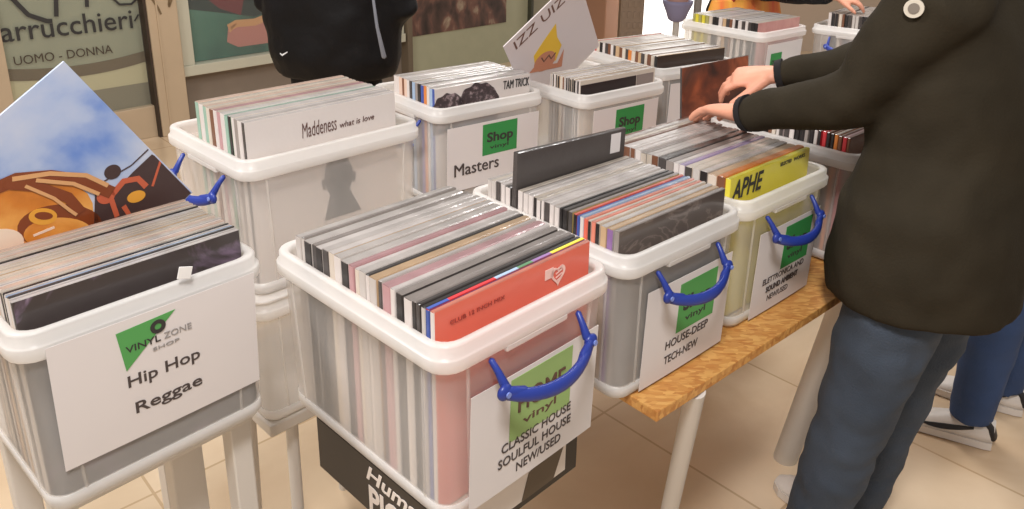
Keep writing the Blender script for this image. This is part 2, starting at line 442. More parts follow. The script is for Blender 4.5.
# hip hop / reggae sheet with the triangle logo
def tri(lg, q):
    a, b, c = q(-.056, .252), q(.026, .2565), q(-.048, .188)
    lg.add([(a[0], a[1], .0019), (c[0], c[1], .0019), (b[0], b[1], .0019), (a[0], a[1], .0025), (c[0], c[1], .0025), (b[0], b[1], .0025)], [(0, 2, 1), (3, 4, 5), (0, 1, 4, 3), (1, 2, 5, 4), (2, 0, 3, 5)], 0)
so, lg = front_sheet(A, L, -.140, .150, .070, .268, [('Hip Hop', -.048, .160, .104, .0185), ('Reggae', -.042, .113, .098, .0185)], tri, over_rim=True, label='white sheet reading hip hop reggae')
lg.build('logo', logo_green, so)
d = MB(); cx, cz = .005, .169
rr_ = []
for r_, z_ in ((.0108, .0026), (.0108, .0032), (.0048, .0032), (.0048, .0026)):
    rr_.append([Vector((-.000-cx+r_*math.cos(2*math.pi*i/28), .240-cz+r_*math.sin(2*math.pi*i/28), z_)) for i in range(28)])
d.loops(rr_, 0, closed=True, smooth=False)
d.build('disc_emblem', ink, so)
t = MB(); put_text(t, 'VINYL', -.046-cx, .216-cz, .048, .0105, 0, None, .01, 0, .0027); t.build('logo_lettering', ink, so)
t = MB(); put_text(t, 'ZONE', .007-cx, .216-cz, .040, .0100, 0, None, -.004, 0, .0027); put_text(t, 'SHOP', -.010-cx, .203-cz, .038, .0055, 0, None, .0, 0, .0027); t.build('logo_small_lettering', ink_grey, so)
# bit of tape over A's rim and a small orange clip on its right side
t = MB(); t.box((.030, -L/2-.0020, CH-.004), (.020, .0016, .018), 0, Matrix.Rotation(.3, 4, 'Y') @ Matrix.Translation((-.075,0,.02)), bev=.0006); t.build('tape_tab', mat('white_tape', (.82, .80, .78), .5), A)
t = MB(); t.tube([(W/2-.004, .10, .215), (W/2-.003, .10, .185), (W/2-.006, .10, .150)], [(.006, .004), (.008, .004), (.004, .003)], 0, n=10); t.build('orange_clip', mat('orange_plastic', srgb(226, 84, 36), .4), A)

# --- artwork for the front sleeves
smoke = ramp_mat('smoke_art', [(.0, srgb(50, 42, 42)), (.55, srgb(58, 50, 50)), (.66, srgb(110, 92, 112)), (.76, srgb(164, 146, 158))], 9, .3, dist=2.2, coat=.3, stretch=(1, 1, 1))
dark_art = ramp_mat('dark_line_art', [(.0, srgb(78, 68, 64)), (.48, srgb(84, 74, 70)), (.52, srgb(120, 108, 102)), (.56, srgb(82, 72, 68))], 7, .28, dist=3.0, coat=.4)
hair_art = ramp_mat('curly_hair_print', [(.0, srgb(32, 26, 28)), (.5, srgb(70, 58, 60)), (.75, srgb(176, 156, 158))], 90, .5)
pink_art = ramp_mat('pink_print', [(.0, srgb(176, 120, 116)), (.5, srgb(206, 150, 144)), (1, srgb(226, 176, 166))], 18, .4)
warm_art = ramp_mat('brown_portrait_print', [(.35, srgb(52, 36, 32)), (.55, srgb(120, 62, 40)), (.7, srgb(176, 96, 62))], 9, .4, dist=.6)
def face_M(z=.0, t=.005):
    """local plane of a sleeve's front: x right, y up, z out"""
    return Matrix.Translation((0, -t/2, 0)) @ Matrix.Rotation(math.pi/2, 4, 'X')

# A: hip hop
GA = 'records in the hip hop reggae crate'
sp = [S(.006, smoke, 'charcoal', 'white', say='smoky black', label='glossy black record sleeve with purple smoke, at the front of the hip hop crate'),
      S(.004, 'pale grey', 'white', 'white'), S(.005, 'charcoal', 'cream', 'charcoal'), S(.006, 'pale blue', 'white', 'pale blue'), S(.004, 'white', 'white', 'white'), S(.005, 'black', 'black', 'black')]
sp += rnd_specs(17, {'white': 3, 'cream': 3, 'peach': 5, 'tan': 1.6, 'pale grey': 2, 'charcoal': 1.2, 'brown': .8, 'black': .7}, .004, .010, .75)
for s in sp[6:]:
    if s['edge'] in ('white',) and random.random() < .6: s['edge'] = 'peach'; s['say'] = s['say'].replace('white-edged', 'peach-edged') if 'edged' in s['say'] else 'peach-edged '+s['cover']
fit_depth(sp, .178)
oA = stack(A, 'hip hop reggae crate', GA, L, sp, -L/2+.040, .6, xoff=.0)
# B: classic house
GB = 'records in the classic house crate'
sp = [S(.006, 'coral', 'white', 'salmon', say='coral', label='coral record sleeve with pale heart emblem, at the front of the classic house crate'),
      S(.005, 'blue', 'blue', 'red', say='rainbow-edged blue'), S(.006, 'black', 'pale grey', 'black'), S(.005, 'charcoal', 'charcoal', 'charcoal'), S(.006, 'grey', 'black', 'grey')]
sp += [S(.012, 'grey', 'white', 'grey'), S(.010, 'charcoal', 'black', 'grey', say='grey-edged charcoal'), S(.007, 'white', 'white', 'white')]
sp += rnd_specs(16, {'white': 2, 'cream': 1.5, 'pale grey': 4, 'grey': 4.5, 'charcoal': 1.4, 'pink': .3, 'tan': 1.4, 'black': .6}, .005, .014, .3)
for k in (14,): sp[k].update(cover='pink', spine='pink', edge='pink', say='pink')
fit_depth(sp, .334)
oB = stack(B, 'classic house crate', GB, L, sp, -L/2+.041, .3, xoff=-.0)
fm = face_M(t=sp[0]['t']+.0012)
hb = MB()
hp = []
for i in range(40):
    a = 2*math.pi*i/40; hp.append((.082+.0016*16*math.sin(a)**3*.62, .284+.00155*(13*math.cos(a)-5*math.cos(2*a)-2*math.cos(3*a)-math.cos(4*a))*.72))
hin = [(.082+(x-.082)*.70, .2845+(y-.2845)*.70) for x, y in hp]
hb.loops([[fm @ Vector((x, y, 0)) for x, y in hp], [fm @ Vector((x, y, .0008)) for x, y in hp], [fm @ Vector((x, y, .0008)) for x, y in hin], [fm @ Vector((x, y, 0)) for x, y in hin]], 0, closed=True, smooth=False)
hb.box((0, 0, 0), (.018, .016, .0008), 0, fm @ Matrix.Translation((.062, .292, .0004)))
for i in range(4): hb.box((0, 0, 0), (.016-.003*abs(i-1.5), .0022, .0006), 0, fm @ Matrix.Translation((.084, .276+i*.0062, .0005)) @ Matrix.Rotation(.3, 4, 'Z'))
put_text(hb, 'SOUL', .045, .232, .085, .026, 0, fm, .03)
hb.build('cover_print', mat('pale_pink_print', srgb(240, 200, 190), .5), oB[0])
hb = MB(); put_text(hb, 'CLUB 12 INCH MIX', -.13, .287, .10, .006, 0, fm, .0); hb.build('small_cover_lettering', mat('dark_coral_print', srgb(150, 52, 44), .5), oB[0])
# painted top edge of the second sleeve: stripes of colour
hb = MB(); t2 = sp[1]['t']
for i, c in enumerate(['blue', 'red', 'pale blue', 'green', 'purple', 'yellow']):
    x0 = -.155+[0, .035, .12, .165, .195, .235][i]; x1 = -.155+[.035, .12, .165, .195, .235, .31][i]
    hb.box(((x0+x1)/2, 0, .3152), (x1-x0, t2*.8, .0012), i)
hb.build('coloured_edge_stripe', [rmat(c, 'cover') for c in ['blue', 'red', 'pale blue', 'green', 'purple', 'yellow']], oB[1])

# D: house deep
GD = 'records in the house deep crate'
sp = [S(.010, dark_art, 'grey', 'grey', say='dark grey', label='dark grey record sleeve with faint line drawing, front of the house deep crate'),
      S(.012, 'pale grey', 'purple', 'tan', say='tan-edged grey'), S(.012, 'tan', 'tan', 'pale grey', say='grey-edged tan'), S(.008, 'cream', 'black', 'cream'), S(.008, 'salmon', 'salmon', 'salmon'), S(.006, 'cream', 'black', 'cream'), S(.008, 'salmon', 'coral', 'salmon'),
      S(.008, 'pale blue', 'white', 'pale blue'), S(.006, 'blue', 'blue', 'blue'), S(.007, 'red', 'black', 'coral', say='coral-edged red'), S(.009, 'olive', 'charcoal', 'grey', say='grey-edged olive'), S(.010, 'charcoal', 'black', 'charcoal'), S(.006, 'black', 'black', 'black')]
sp += rnd_specs(15, {'white': 6, 'cream': 2, 'pale grey': 5, 'grey': 1.8, 'charcoal': 1.0, 'black': .7}, .006, .013, .7)
for s in sp[13:]:
    s['spine'] = random.choice(['white', 'white', 'charcoal', 'pale grey', 'black', 'white'])
sp[-6].update(dz=.068, dx=-.007, roll=2, cover='charcoal', edge='charcoal', spine='charcoal', say='charcoal', label='charcoal record sleeve pulled up above the white sleeves of the house deep crate', gap=.002)
sp[-7]['gap'] = .004
fit_depth(sp, .338)
oD = stack(D, 'house deep crate', GD, L, sp, -L/2+.041, .3)
ht = MB(); ht.box((.124, -sp[-6]['t']/2-.0006, .287), (.030, .0008, .042), 0); ht.build('price_sticker', paper, oD[-6])

# E: yellow
GE = 'records in the yellow-sleeve crate'
sp = [S(.007, 'yellow', 'yellow', 'yellow', label='bright yellow record sleeve with black capitals, at the front of its crate'), S(.010, 'orange', 'brown', 'orange'), S(.012, 'tan', 'cream', 'tan'), S(.010, 'pale grey', 'black', 'pale grey'), S(.010, 'cream', 'pale grey', 'cream'), S(.010, 'cream', 'charcoal', 'cream', say='cream'), S(.008, 'lilac', 'white', 'lilac')]
sp += rnd_specs(13, {'white': 2, 'cream': 3, 'pale grey': 2, 'grey': 1.6, 'charcoal': 1.2, 'lilac': 1.6, 'olive': .9, 'tan': 1.6, 'brown': .6}, .006, .012, .42)
fit_depth(sp, .335)
oE = stack(E_, 'yellow-sleeve crate', GE, L, sp, -L/2+.055, 1.0)
fm = face_M(t=sp[0]['t']+.0012); hb = MB()
put_text(hb, 'APHE', -.150, .268, .115, .040, 0, fm, .02, .25)
put_text(hb, 'SELECTED', .030, .300, .046, .008, 0, fm, .01); put_text(hb, 'WORKS', .085, .300, .048, .008, 0, fm, .01)
hb.build('cover_lettering', ink, oE[0])

# F
GF = 'records in the crate beside the yellow-sleeve crate'
sp = [S(.006, 'brown', 'brown', 'brown', label='brown record sleeve at the front of the crate half behind the olive parka'), S(.009, 'red', 'red', 'pink', say='pink-edged red'), S(.008, 'brown', 'brown', 'brown'), S(.008, 'orange', 'orange', 'cream', say='cream-edged orange'), S(.007, 'black', 'black', 'brown', say='brown-edged black')]
sp += rnd_specs(20, {'white': 2, 'cream': 2, 'brown': 2, 'red': .8, 'pink': 1.6, 'charcoal': 1.5, 'black': 1.2, 'tan': 2, 'grey': 1, 'orange': .5}, .006, .012, .4)
fit_depth(sp, .290)
oF = stack(F, 'crate half behind the olive parka', GF, L, sp, -L/2+.040, .5)
# the sleeve held up by the browsing hand, still standing in F's back
hm, hms = record_mesh(.006, .315, warm_art, 'charcoal', 'brown')
Mh = F.matrix_basis @ Matrix.Translation((-.075, .232, .105)) @ Matrix.Rotation(R(-6), 4, 'X') @ Matrix.Rotation(R(1), 4, 'Y')
ho = hm.build('record_sleeve', hms, None, Mh)
tag(ho, 'brown portrait record sleeve lifted out by the fingers of the olive-jacketed person', 'record', GF)

# C : white sleeves, front one handwritten
GC = 'records in the white-sleeve crate'
sp = [S(.007, 'white', 'charcoal', 'white', label='white record sleeve with handwriting and a grey portrait head'), S(.010, 'white', 'white', 'pale grey', say='grey-edged white'), S(.009, 'pale grey', 'grey', 'white', say='white-edged pale grey'), S(.007, 'cream', 'white', 'white', say='white-edged cream'), S(.008, 'green', 'black', 'white', say='white-edged green'), S(.008, 'mint', 'mint', 'mint'), S(.012, 'white', 'white', 'white'), S(.009, 'pink', 'pink', 'cream', say='cream-edged pink'), S(.010, 'white', 'white', 'pink', say='pink-edged white'), S(.010, 'brown', 'brown', 'peach', say='peach-edged brown'), S(.009, 'cream', 'cream', 'cream'), S(.009, 'mint', 'mint', 'peach', say='peach-edged mint'), S(.012, 'cream', 'white', 'cream'), S(.010, 'peach', 'mint', 'peach')]
fit_depth(sp, .205)
oC = stack(Cc, 'handwritten white-sleeve crate', GC, .355, sp, -.355/2+.036, .6, wd=.348, xoff=-.012)
fm = face_M(t=sp[0]['t']+.0012)
hb = MB()
put_text(hb, 'Maddeness', -.055, .292, .080, .030, 0, fm, -.006, .2, rot=.03); put_text(hb, 'what is love', .032, .296, .085, .012, 0, fm, .0, .2, rot=.03)
hb.build('cover_handwriting', mat('brown_ink', srgb(96, 66, 60), .6), oC[0])
gface = mat('grey_head_print', srgb(74, 74, 73), .7); gdark = mat('dark_grey_head_print', srgb(28, 30, 30), .7)
hb = MB(); hz = .190; hx = .022
out = []
for i in range(36):
    a = 2*math.pi*i/36; rx = .034-.004*(math.sin(a) < 0)*abs(math.sin(a)); out.append((hx+rx*math.cos(a)*(1-.12*max(0, -math.sin(a))), hz+.052*math.sin(a)))
hb.poly(out, .0006, 0, fm @ Matrix.Translation((0, 0, .0001)))
hb.poly([(hx-.024, hz-.035), (hx-.04, hz-.085), (hx+.05, hz-.085), (hx+.026, hz-.035)], .0006, 0, fm)
for s in (-1, 1):
    hb.poly([(hx+s*.034, hz+.006), (hx+s*.041, hz+.004), (hx+s*.039, hz-.016), (hx+s*.033, hz-.018)], .0006, 0, fm)
hb.build('portrait_print', gface, oC[0])
hb = MB()
for s in (-1, 1): hb.poly([(hx+s*.007, hz+.003), (hx+s*.028, hz+.005), (hx+s*.028, hz-.008), (hx+s*.010, hz-.009)][::s], .0005, 0, fm @ Matrix.Translation((0, 0, .0006)))
hb.poly([(hx-.005, hz-.012), (hx+.005, hz-.012), (hx+.008, hz-.024), (hx-.008, hz-.024)], .0005, 0, fm @ Matrix.Translation((0, 0, .0006)))
hb.poly([(hx-.014, hz-.033), (hx+.014, hz-.033), (hx+.009, hz-.039), (hx-.009, hz-.039)], .0005, 0, fm @ Matrix.Translation((0, 0, .0006)))
hb.build('portrait_features_print', gdark, oC[0])
hb = MB(); hb.box((.040, -.0055, .302), (.026, .0006, .010), 0); hb.build('price_sticker', mat('lilac_sticker', srgb(160, 150, 168), .6), oC[2])

# G
GG = 'records in the double-portrait crate'
sp = [S(.008, 'white', 'blue', 'white', label='white record sleeve printed with two curly heads, at the front of its crate'), S(.010, 'pale blue', 'pale blue', 'pale grey', say='grey-edged pale blue'), S(.009, 'white', 'white', 'white'), S(.010, 'tan', 'orange', 'white', say='white-edged tan'), S(.010, 'blue', 'blue', 'white', say='white-edged blue'), S(.010, 'charcoal', 'black', 'pale grey', say='grey-edged charcoal'), S(.008, 'grey', 'grey', 'white', say='white-edged grey'), S(.010, 'pale blue', 'pale blue', 'cream', say='cream-edged pale blue'), S(.009, 'charcoal', 'charcoal', 'white', say='white-edged charcoal'), S(.010, 'white', 'white', 'white'), S(.010, 'peach', 'peach', 'white', say='white-edged peach'), S(.008, 'tan', 'brown', 'white', say='white-edged tan'), S(.012, 'white', 'peach', 'white'), S(.010, 'cream', 'white', 'cream'), S(.010, 'pale grey', 'white', 'white', say='white-edged pale grey')]
fit_depth(sp, .205)
oG = stack(G, 'double-portrait crate', GG, .355, sp, -.355/2+.048, .2, wd=.326, xoff=0)
fm = face_M(t=sp[0]['t']+.0012)
hb = MB()
for cxh, rh in ((-.118, .050), (-.020, .066)):
    hp = []
    for i in range(30):
        a = math.pi*i/29; hp.append((cxh+rh*math.cos(a)*(1.06+.04*math.sin(9*a)), .262+rh*.92*math.sin(a)*(1+.05*math.cos(11*a))))
    hb.poly(hp+[(cxh-rh, .20), (cxh+rh, .20)], .0006, 0, fm)
hb.build('portrait_print', hair_art, oG[0])
hb = MB(); put_text(hb, 'TAM TRICK', .066, .292, .092, .024, 0, fm, .006, .12); hb.build('cover_lettering', ink, oG[0])

# H
GH = 'records in the banded-sleeve crate'
sp = [S(.008, 'cream', 'white', 'cream', label='pale record sleeve with a broad black band, at the front of its crate', say='cream'), S(.007, 'charcoal', 'charcoal', 'cream', say='cream-edged charcoal'), S(.007, 'white', 'white', 'white'), S(.007, 'black', 'black', 'tan', say='tan-edged black')]
sp += rnd_specs(14, {'white': 4, 'cream': 5, 'pale grey': 2, 'tan': 2}, .006, .010, .8)
fit_depth(sp, .130)
oH = stack(Hh, 'banded-sleeve crate', GH, L, sp, -L/2+.042, .3)
fm = face_M(t=sp[0]['t']+.0012)
hb = MB(); hb.box((0, 0, 0), (.225, .052, .0008), 0, fm @ Matrix.Translation((-.04, .275, .0004))); hb.build('black_band_print', mat('black_print', srgb(42, 30, 30), .4), oH[0])
hb = MB(); hb.box((0, 0, 0), (.072, .05, .0008), 0, fm @ Matrix.Translation((.112, .276, .0004))); hb.build('grey_band_print', mat('grey_print', srgb(140, 126, 120), .5), oH[0])

# I
GI = 'records in the dark brown fronted crate'
dark_brown = mat('sleeve_dark_brown', srgb(60, 44, 36), .35, coat=.3)
sp = [S(.009, dark_brown, 'black', 'tan', say='dark brown', label='dark brown record sleeve at the front of the crate behind the browsing hands')]
cyc = ['cream', 'brown', 'cream', 'charcoal', 'tan', 'brown', 'cream', 'orange', 'charcoal', 'cream', 'brown', 'tan', 'charcoal', 'white', 'brown', 'charcoal', 'white', 'black', 'cream', 'red']
for i, c in enumerate(cyc): sp.append(S(random.uniform(.008, .013), 'cream' if c == 'white' else c, c, random.choice(['white', 'cream', 'cream', 'pale grey']), say=f'{c}-spined'))
fit_depth(sp, .328)
oI = stack(I_, 'dark brown fronted crate', GI, L, sp, -L/2+.042, .3)
# J
GJ = 'records in the pink-fronted crate'
sp = [S(.012, pink_art, 'black', 'cream', say='pink', label='pink patterned record sleeve at the front of its crate')]
for i, c in enumerate(['black', 'charcoal', 'white', 'charcoal', 'white', 'black', 'white', 'brown', 'charcoal', 'tan', 'white', 'black', 'black', 'cream', 'olive', 'yellow', 'olive', 'yellow', 'olive']): sp.append(S(random.uniform(.010, .016), c, c, random.choice(['cream', 'pale grey', 'white']), say=f'{c}-spined'))
fit_depth(sp, .328)
oJ = stack(J, 'pink-fronted crate', GJ, L, sp, -L/2+.042, .3)
# K
GK = 'records in the crate under the black-sleeved arm'
sp = [S(.010, 'white', 'black', 'cream', say='white'), S(.008, 'black', 'black', 'black', dz=.012), S(.010, 'charcoal', 'black', 'tan', say='tan-edged charcoal')]
sp += rnd_specs(16, {'white': 2, 'cream': 4, 'charcoal': 1.4, 'pale grey': 2, 'black': 1}, .010, .016, .85)
fit_depth(sp, .25)
oK = stack(K, 'crate under the black sleeve', GK, .355, sp, -.355/2+.05, 2.0, wd=.33)

# --- the tilted sleeves standing on their corners
def axes_M(x, y, z, th, lean, spin):
    u = Vector((math.cos(th), math.sin(th), 0)); b = Vector((-math.sin(th), math.cos(th), 0))
    v = math.cos(lean)*Vector((0, 0, 1))+math.sin(lean)*b
    U = math.cos(spin)*u+math.sin(spin)*v; V = -math.sin(spin)*u+math.cos(spin)*v
    N = U.cross(V)
    M = Matrix((U, V, N)).transposed().to_4x4(); M.translation = (x, y, z)
    return M, spin
def album(name_label, M, front_mat, group):
    b = MB(); h = .1575
    b.box((0, 0, -.002), (2*h, 2*h, .004), 0, None, bev=.0009)
    o = b.build('record_sleeve', front_mat, None, M); tag(o, name_label, 'record', group); return o
sky = ramp_mat('sky_cover_art', [(.36, srgb(104, 138, 204)), (.46, srgb(168, 184, 216)), (.58, srgb(196, 202, 218)), (.75, srgb(214, 212, 216))], 5, .28, dist=.15, coat=.3)
MA, spin = axes_M(-0.6877, 1.0967, 1.1400, 0.8841, -0.0569, 0.5942)
al = album('sky-blue illustrated record sleeve standing on its corner, at the back of the hip hop crate', MA, sky, GA)
# artwork in upright coordinates (x across, y up) rotated onto the spun square
AR = Matrix.Rotation(-spin, 4, 'Z')
def clip_square(pts, h=.155):
    """clip a polygon (upright coords) to the spun square"""
    c, s = math.cos(-spin), math.sin(-spin)
    p = [Vector((x*c-y*s, x*s+y*c)) for x, y in pts]
    for ax, sg in ((0, 1), (0, -1), (1, 1), (1, -1)):
        q = []
        for i in range(len(p)):
            a, b = p[i], p[(i+1) % len(p)]
            da, db = h-sg*a[ax], h-sg*b[ax]
            if da >= 0: q.append(a)
            if da*db < 0: q.append(a+(b-a)*(da/(da-db)))
        p = q
        if not p: return []
    return [(v.x, v.y) for v in p]
def art(mb, pts, z, mi=0):
    q = clip_square(pts)
    if len(q) > 2: mb.poly(q, .0004, mi, Matrix.Translation((0, 0, z)))
def ell(cx, cy, rx, ry, rot=0, n=28, a0=0, a1=360):
    out = []
    for i in range(n):
        a = R(a0+(a1-a0)*i/n); x, y = rx*math.cos(a), ry*math.sin(a)
        out.append((cx+x*math.cos(rot)-y*math.sin(rot), cy+x*math.sin(rot)+y*math.cos(rot)))
    return out
def band(p, w):
    """polyline with width -> polygon"""
    l_, r_ = [], []
    for i in range(len(p)):
        a = Vector(p[max(0, i-1)]); b = Vector(p[min(len(p)-1, i+1)]); d = (b-a).normalized(); nn = Vector((-d.y, d.x))*w/2
        c = Vector(p[i]); l_.append(tuple(c+nn)); r_.append(tuple(c-nn))
    return l_+r_[::-1]
skin_art = ramp_mat('golden_face_art', [(.25, srgb(160, 84, 26)), (.45, srgb(206, 124, 44)), (.62, srgb(232, 166, 84)), (.8, srgb(240, 206, 156))], 8.5, .3, dist=.3, coat=.3)
braid = mat('braid_art', srgb(128, 62, 30), .35, coat=.3); braid_l = mat('light_braid_art', srgb(214, 160, 108), .35, coat=.3)
dk = mat('dark_ruin_art', srgb(70, 52, 50), .4); redf = mat('red_figure_art', srgb(196, 96, 66), .4); pale = mat('pale_highlight_art', srgb(238, 214, 192), .3, coat=.3); gold = mat('gold_art', srgb(226, 160, 60), .35)
pb = MB()
# braided head looking down, lower left; ruins and small figures lower right
art(pb, ell(-.065, -.025, .120, .078, .12), .0002, 0)                                  # face
art(pb, ell(.005, -.035, .062, .036, -.35), .0005, 1)                                  # cheek shade
art(pb, ell(.000, -.045, .050, .026, -.35), .0007, 0)
art(pb, ell(-.090, -.040, .042, .030, .1), .0006, 4)                                   # highlight
art(pb, ell(-.018, -.010, .020, .013, -.4), .0009, 6); art(pb, ell(-.017, -.009, .013, .006, -.4), .0013, 1)   # eye
art(pb, ell(-.020, -.056, .014, .009, .3), .0010, 6); art(pb, band([(-.035, -.036), (-.005, -.032)], .004), .0011, 4)
for k, (p, w, m) in enumerate([([(-.095, .022), (-.082, .050), (-.045, .058), (.0, .050), (.045, .030), (.085, -.002)], .020, 1), ([(-.06, .056), (-.02, .040), (.02, .010), (.035, -.02)], .016, 1), ([(-.05, .060), (.0, .055), (.05, .038), (.08, .012)], .007, 2), ([(-.035, .045), (.0, .015), (.02, -.012), (.028, -.022)], .005, 2), ([(-.02, .050), (.03, .030), (.065, .002)], .006, 2), ([(-.14, -.02), (-.10, -.05), (-.085, -.09)], .009, 1), ([(-.15, -.035), (-.115, -.07), (-.10, -.10)], .007, 2)]):
    art(pb, band(p, w), .0015+.0003*k, m)
art(pb, [(.050, -.06), (.060, .008), (.085, -.005), (.12, .022), (.155, .045), (.22, -.01), (.22, -.09), (.05, -.09)], .0005, 3)
art(pb, ell(.090, .032, .013, .012), .0006, 3); art(pb, band([(.075, .02), (.12, .035), (.15, .055)], .002), .0005, 3)
art(pb, ell(.075, -.005, .014, .013), .0010, 5); art(pb, band([(.085, -.005), (.105, .012), (.128, .010), (.14, -.008)], .010), .0010, 5); art(pb, ell(.122, -.020, .015, .010), .0012, 6); art(pb, band([(.082, -.01), (.088, -.045)], .008), .0011, 5); art(pb, band([(.150, -.01), (.170, .035)], .004), .0011, 5); art(pb, band([(.10, -.03), (.11, -.055), (.13, -.05)], .008), .0013, 5)
pb.build('cover_print', [skin_art, braid, braid_l, dk, pale, redf, gold], al)

MI, spin = axes_M(.1229, 2.3345, 1.1560, .7877, -.257, .6598)
paper_white = mat('sleeve_matt_white', srgb(214, 204, 204), .45, coat=.2)
al2 = album('white record sleeve with a yellow flower drawing, tilted on its corner', MI, paper_white, GH)
pb = MB(); yel = mat('yellow_drawing_print', srgb(228, 186, 56), .5); fl = mat('rose_drawing_print', srgb(196, 132, 104), .5); gl = mat('brown_letter_print', srgb(110, 78, 66), .6)
art(pb, [(-.085, -.02), (-.06, .02), (-.02, .075), (.0, .03), (.03, .0), (.02, -.05), (-.07, -.055)], .0002, 0)
art(pb, ell(-.03, -.045, .045, .032, .2), .0006, 1); art(pb, [(-.09, -.075), (-.07, -.055), (.03, -.06), (.045, -.015), (.055, -.075)], .0009, 1)
art(pb, band([(-.05, -.03), (-.035, -.045), (-.02, -.028)], .005), .0012, 2); art(pb, band([(-.02, -.025), (-.005, -.04), (.01, -.022)], .005), .0012, 2)
SP = Matrix.Identity(4)
put_text(pb, 'IZZ UIZ', -.125, .112, .21, .030, 2, SP, .0, 0, .0006)
pb.build('cover_print', [yel, fl, gl], al2)

# ------------------------------------------------------------------ tables and carton
def grid_M(th): return Matrix.Rotation(R(th), 4, 'Z')
u42 = Vector((math.cos(R(42)), math.sin(R(42)), 0)); n42 = Vector((math.sin(R(42)), -math.cos(R(42)), 0))
# front table: chipboard top on white legs
front0 = Vector((.262, 1.165, T))          # its front left corner
tb = MB()
MT = Matrix.Translation(front0) @ Matrix.Rotation(R(41.5), 4, 'Z')
tb.box((.62, .33, -.011), (1.24, .66, .022), 0, MT, bev=.002)
table = tag(empty('chipboard_table', Matrix.Translation(front0+u42*.6-n42*.33-Vector((0, 0, T)))), 'chipboard trestle table carrying the blue-handled crates, on pale metal legs', 'table')
def child_world(mb, name, mats, parent):
    return mb.build(name, mats, parent, parent.matrix_basis.inverted())
child_world(tb, 'table_top', wood_osb, table)
def leg(a, b, r, parent, name='leg', mats=None, sq=False):
    g = MB(); g.tube([a, b], [r, r], 0, n=4 if sq else 16, round_ends=False, side=u42+n42*.0 if sq else None)
    return child_world(g, name, mats or white_metal, parent)
leg((.352, 1.262, T-.023), (.366, 1.505, .0), .019, table)
leg((.800, 1.660, T-.023), (.831, 1.948, .0), .034, table)
bl = MT @ Vector((.12, .60, -.023)); leg(bl, (bl.x+.03, bl.y-.03, 0), .019, table)
bl = MT @ Vector((1.12, .60, -.023)); leg(bl, (bl.x-.05, bl.y-.03, 0), .030, table)
g = MB(); p0 = MT @ Vector((.14, .04, -.04)); p1 = MT @ Vector((.14, .62, -.04)); g.tube([p0, p1], [.012, .012], 0, n=8); p0 = MT @ Vector((1.05, .06, -.04)); p1 = MT @ Vector((1.05, .62, -.04)); g.tube([p0, p1], [.012, .012], 0, n=8)
child_world(g, 'under_rail', white_metal, table)
# white trestle under crate A
tr = tag(empty('white_trestle', Matrix.Translation((A.location.x, A.location.y, 0)) @ Matrix.Rotation(R(47.8), 4, 'Z')), 'white metal trestle under the hip hop reggae crate', 'trestle')
za = A.location.z
g = MB(); g.box((0, .01, za-.0125), (.300, .36, .023), 0, None, bev=.004); g.build('trestle_top', white_metal, tr)
for x, y, dx, wd_ in ((.132, -.140, .0, .018), (.075, -.05, .0, .028), (-.12, .16, 0, .02), (.13, .16, 0, .02), (-.13, -.10, -.03, .016)):
    g = MB(); g.box((x, y, (za-.0245)/2), (wd_*2, .035, za-.0245), 0, None, bev=.003); g.build('leg', white_metal, tr)
# carton under B, and its stool
MBw = B.matrix_basis.copy()
cart_black = mat('carton_black', srgb(44, 36, 30), .45); cart_white = mat('carton_white_print', srgb(226, 216, 208), .5)
ct = MB(); ct.box((0, -.022, -.0515), (.312, .306, .101), 0, None, bev=.002)
cart = ct.build('carton', cart_black, None, MBw @ Matrix.Translation((.000, .006, 0)))
tag(cart, 'flat black carton with white lettering under the classic house crate', 'carton')
fl_ = MB()
Ms = Matrix.Translation((-.1562, -.045, -.0465)) @ Matrix.Rotation(-math.pi/2, 4, 'Z') @ Matrix.Rotation(math.pi/2, 4, 'X')   # left side plane, reading from the back to the front
put_text(fl_, 'Human', -.035, .010, .150, .026, 0, Ms, .02, .25); put_text(fl_, 'PIO', -.030, -.046, .085, .046, 0, Ms, .03)
fl_.build('carton_lettering', cart_white, cart)
fr = MB()
Mf = Matrix.Translation((0, -.1752, -.0515)) @ Matrix.Rotation(math.pi/2, 4, 'X')
fr.box((0, 0, 0), (.250, .074, .0008), 0, Mf)
fr.build('front_panel_print', cart_white, cart)
fr = MB(); fr.poly([(.02, -.037), (.035, .01), (.075, .02), (.105, .037), (.118, .015), (.095, -.037)], .0008, 0, Mf @ Matrix.Translation((0, 0, .0006))); fr.build('picture_print', mat('carton_picture', srgb(92, 78, 62), .5), cart)
sup = tag(empty('white_stool', Matrix.Translation((B.location.x, B.location.y, 0)) @ Matrix.Rotation(R(45.6), 4, 'Z')), 'white stool carrying the black carton and the classic house crate', 'stool')
zb = B.location.z-.1025
g = MB(); g.box((.02, .02, zb-.012), (.16, .22, .022), 0, None, bev=.004); g.build('seat', white_metal, sup)
for sx in (-1, 1):
    for sy in (-1, 1):
        g = MB(); g.tube([(.02+sx*.06, .02+sy*.09, zb-.024), (.02+sx*.075, .02+sy*.105, 0)], [.012, .012], 0, n=10, round_ends=False); g.build('leg', white_metal, sup)
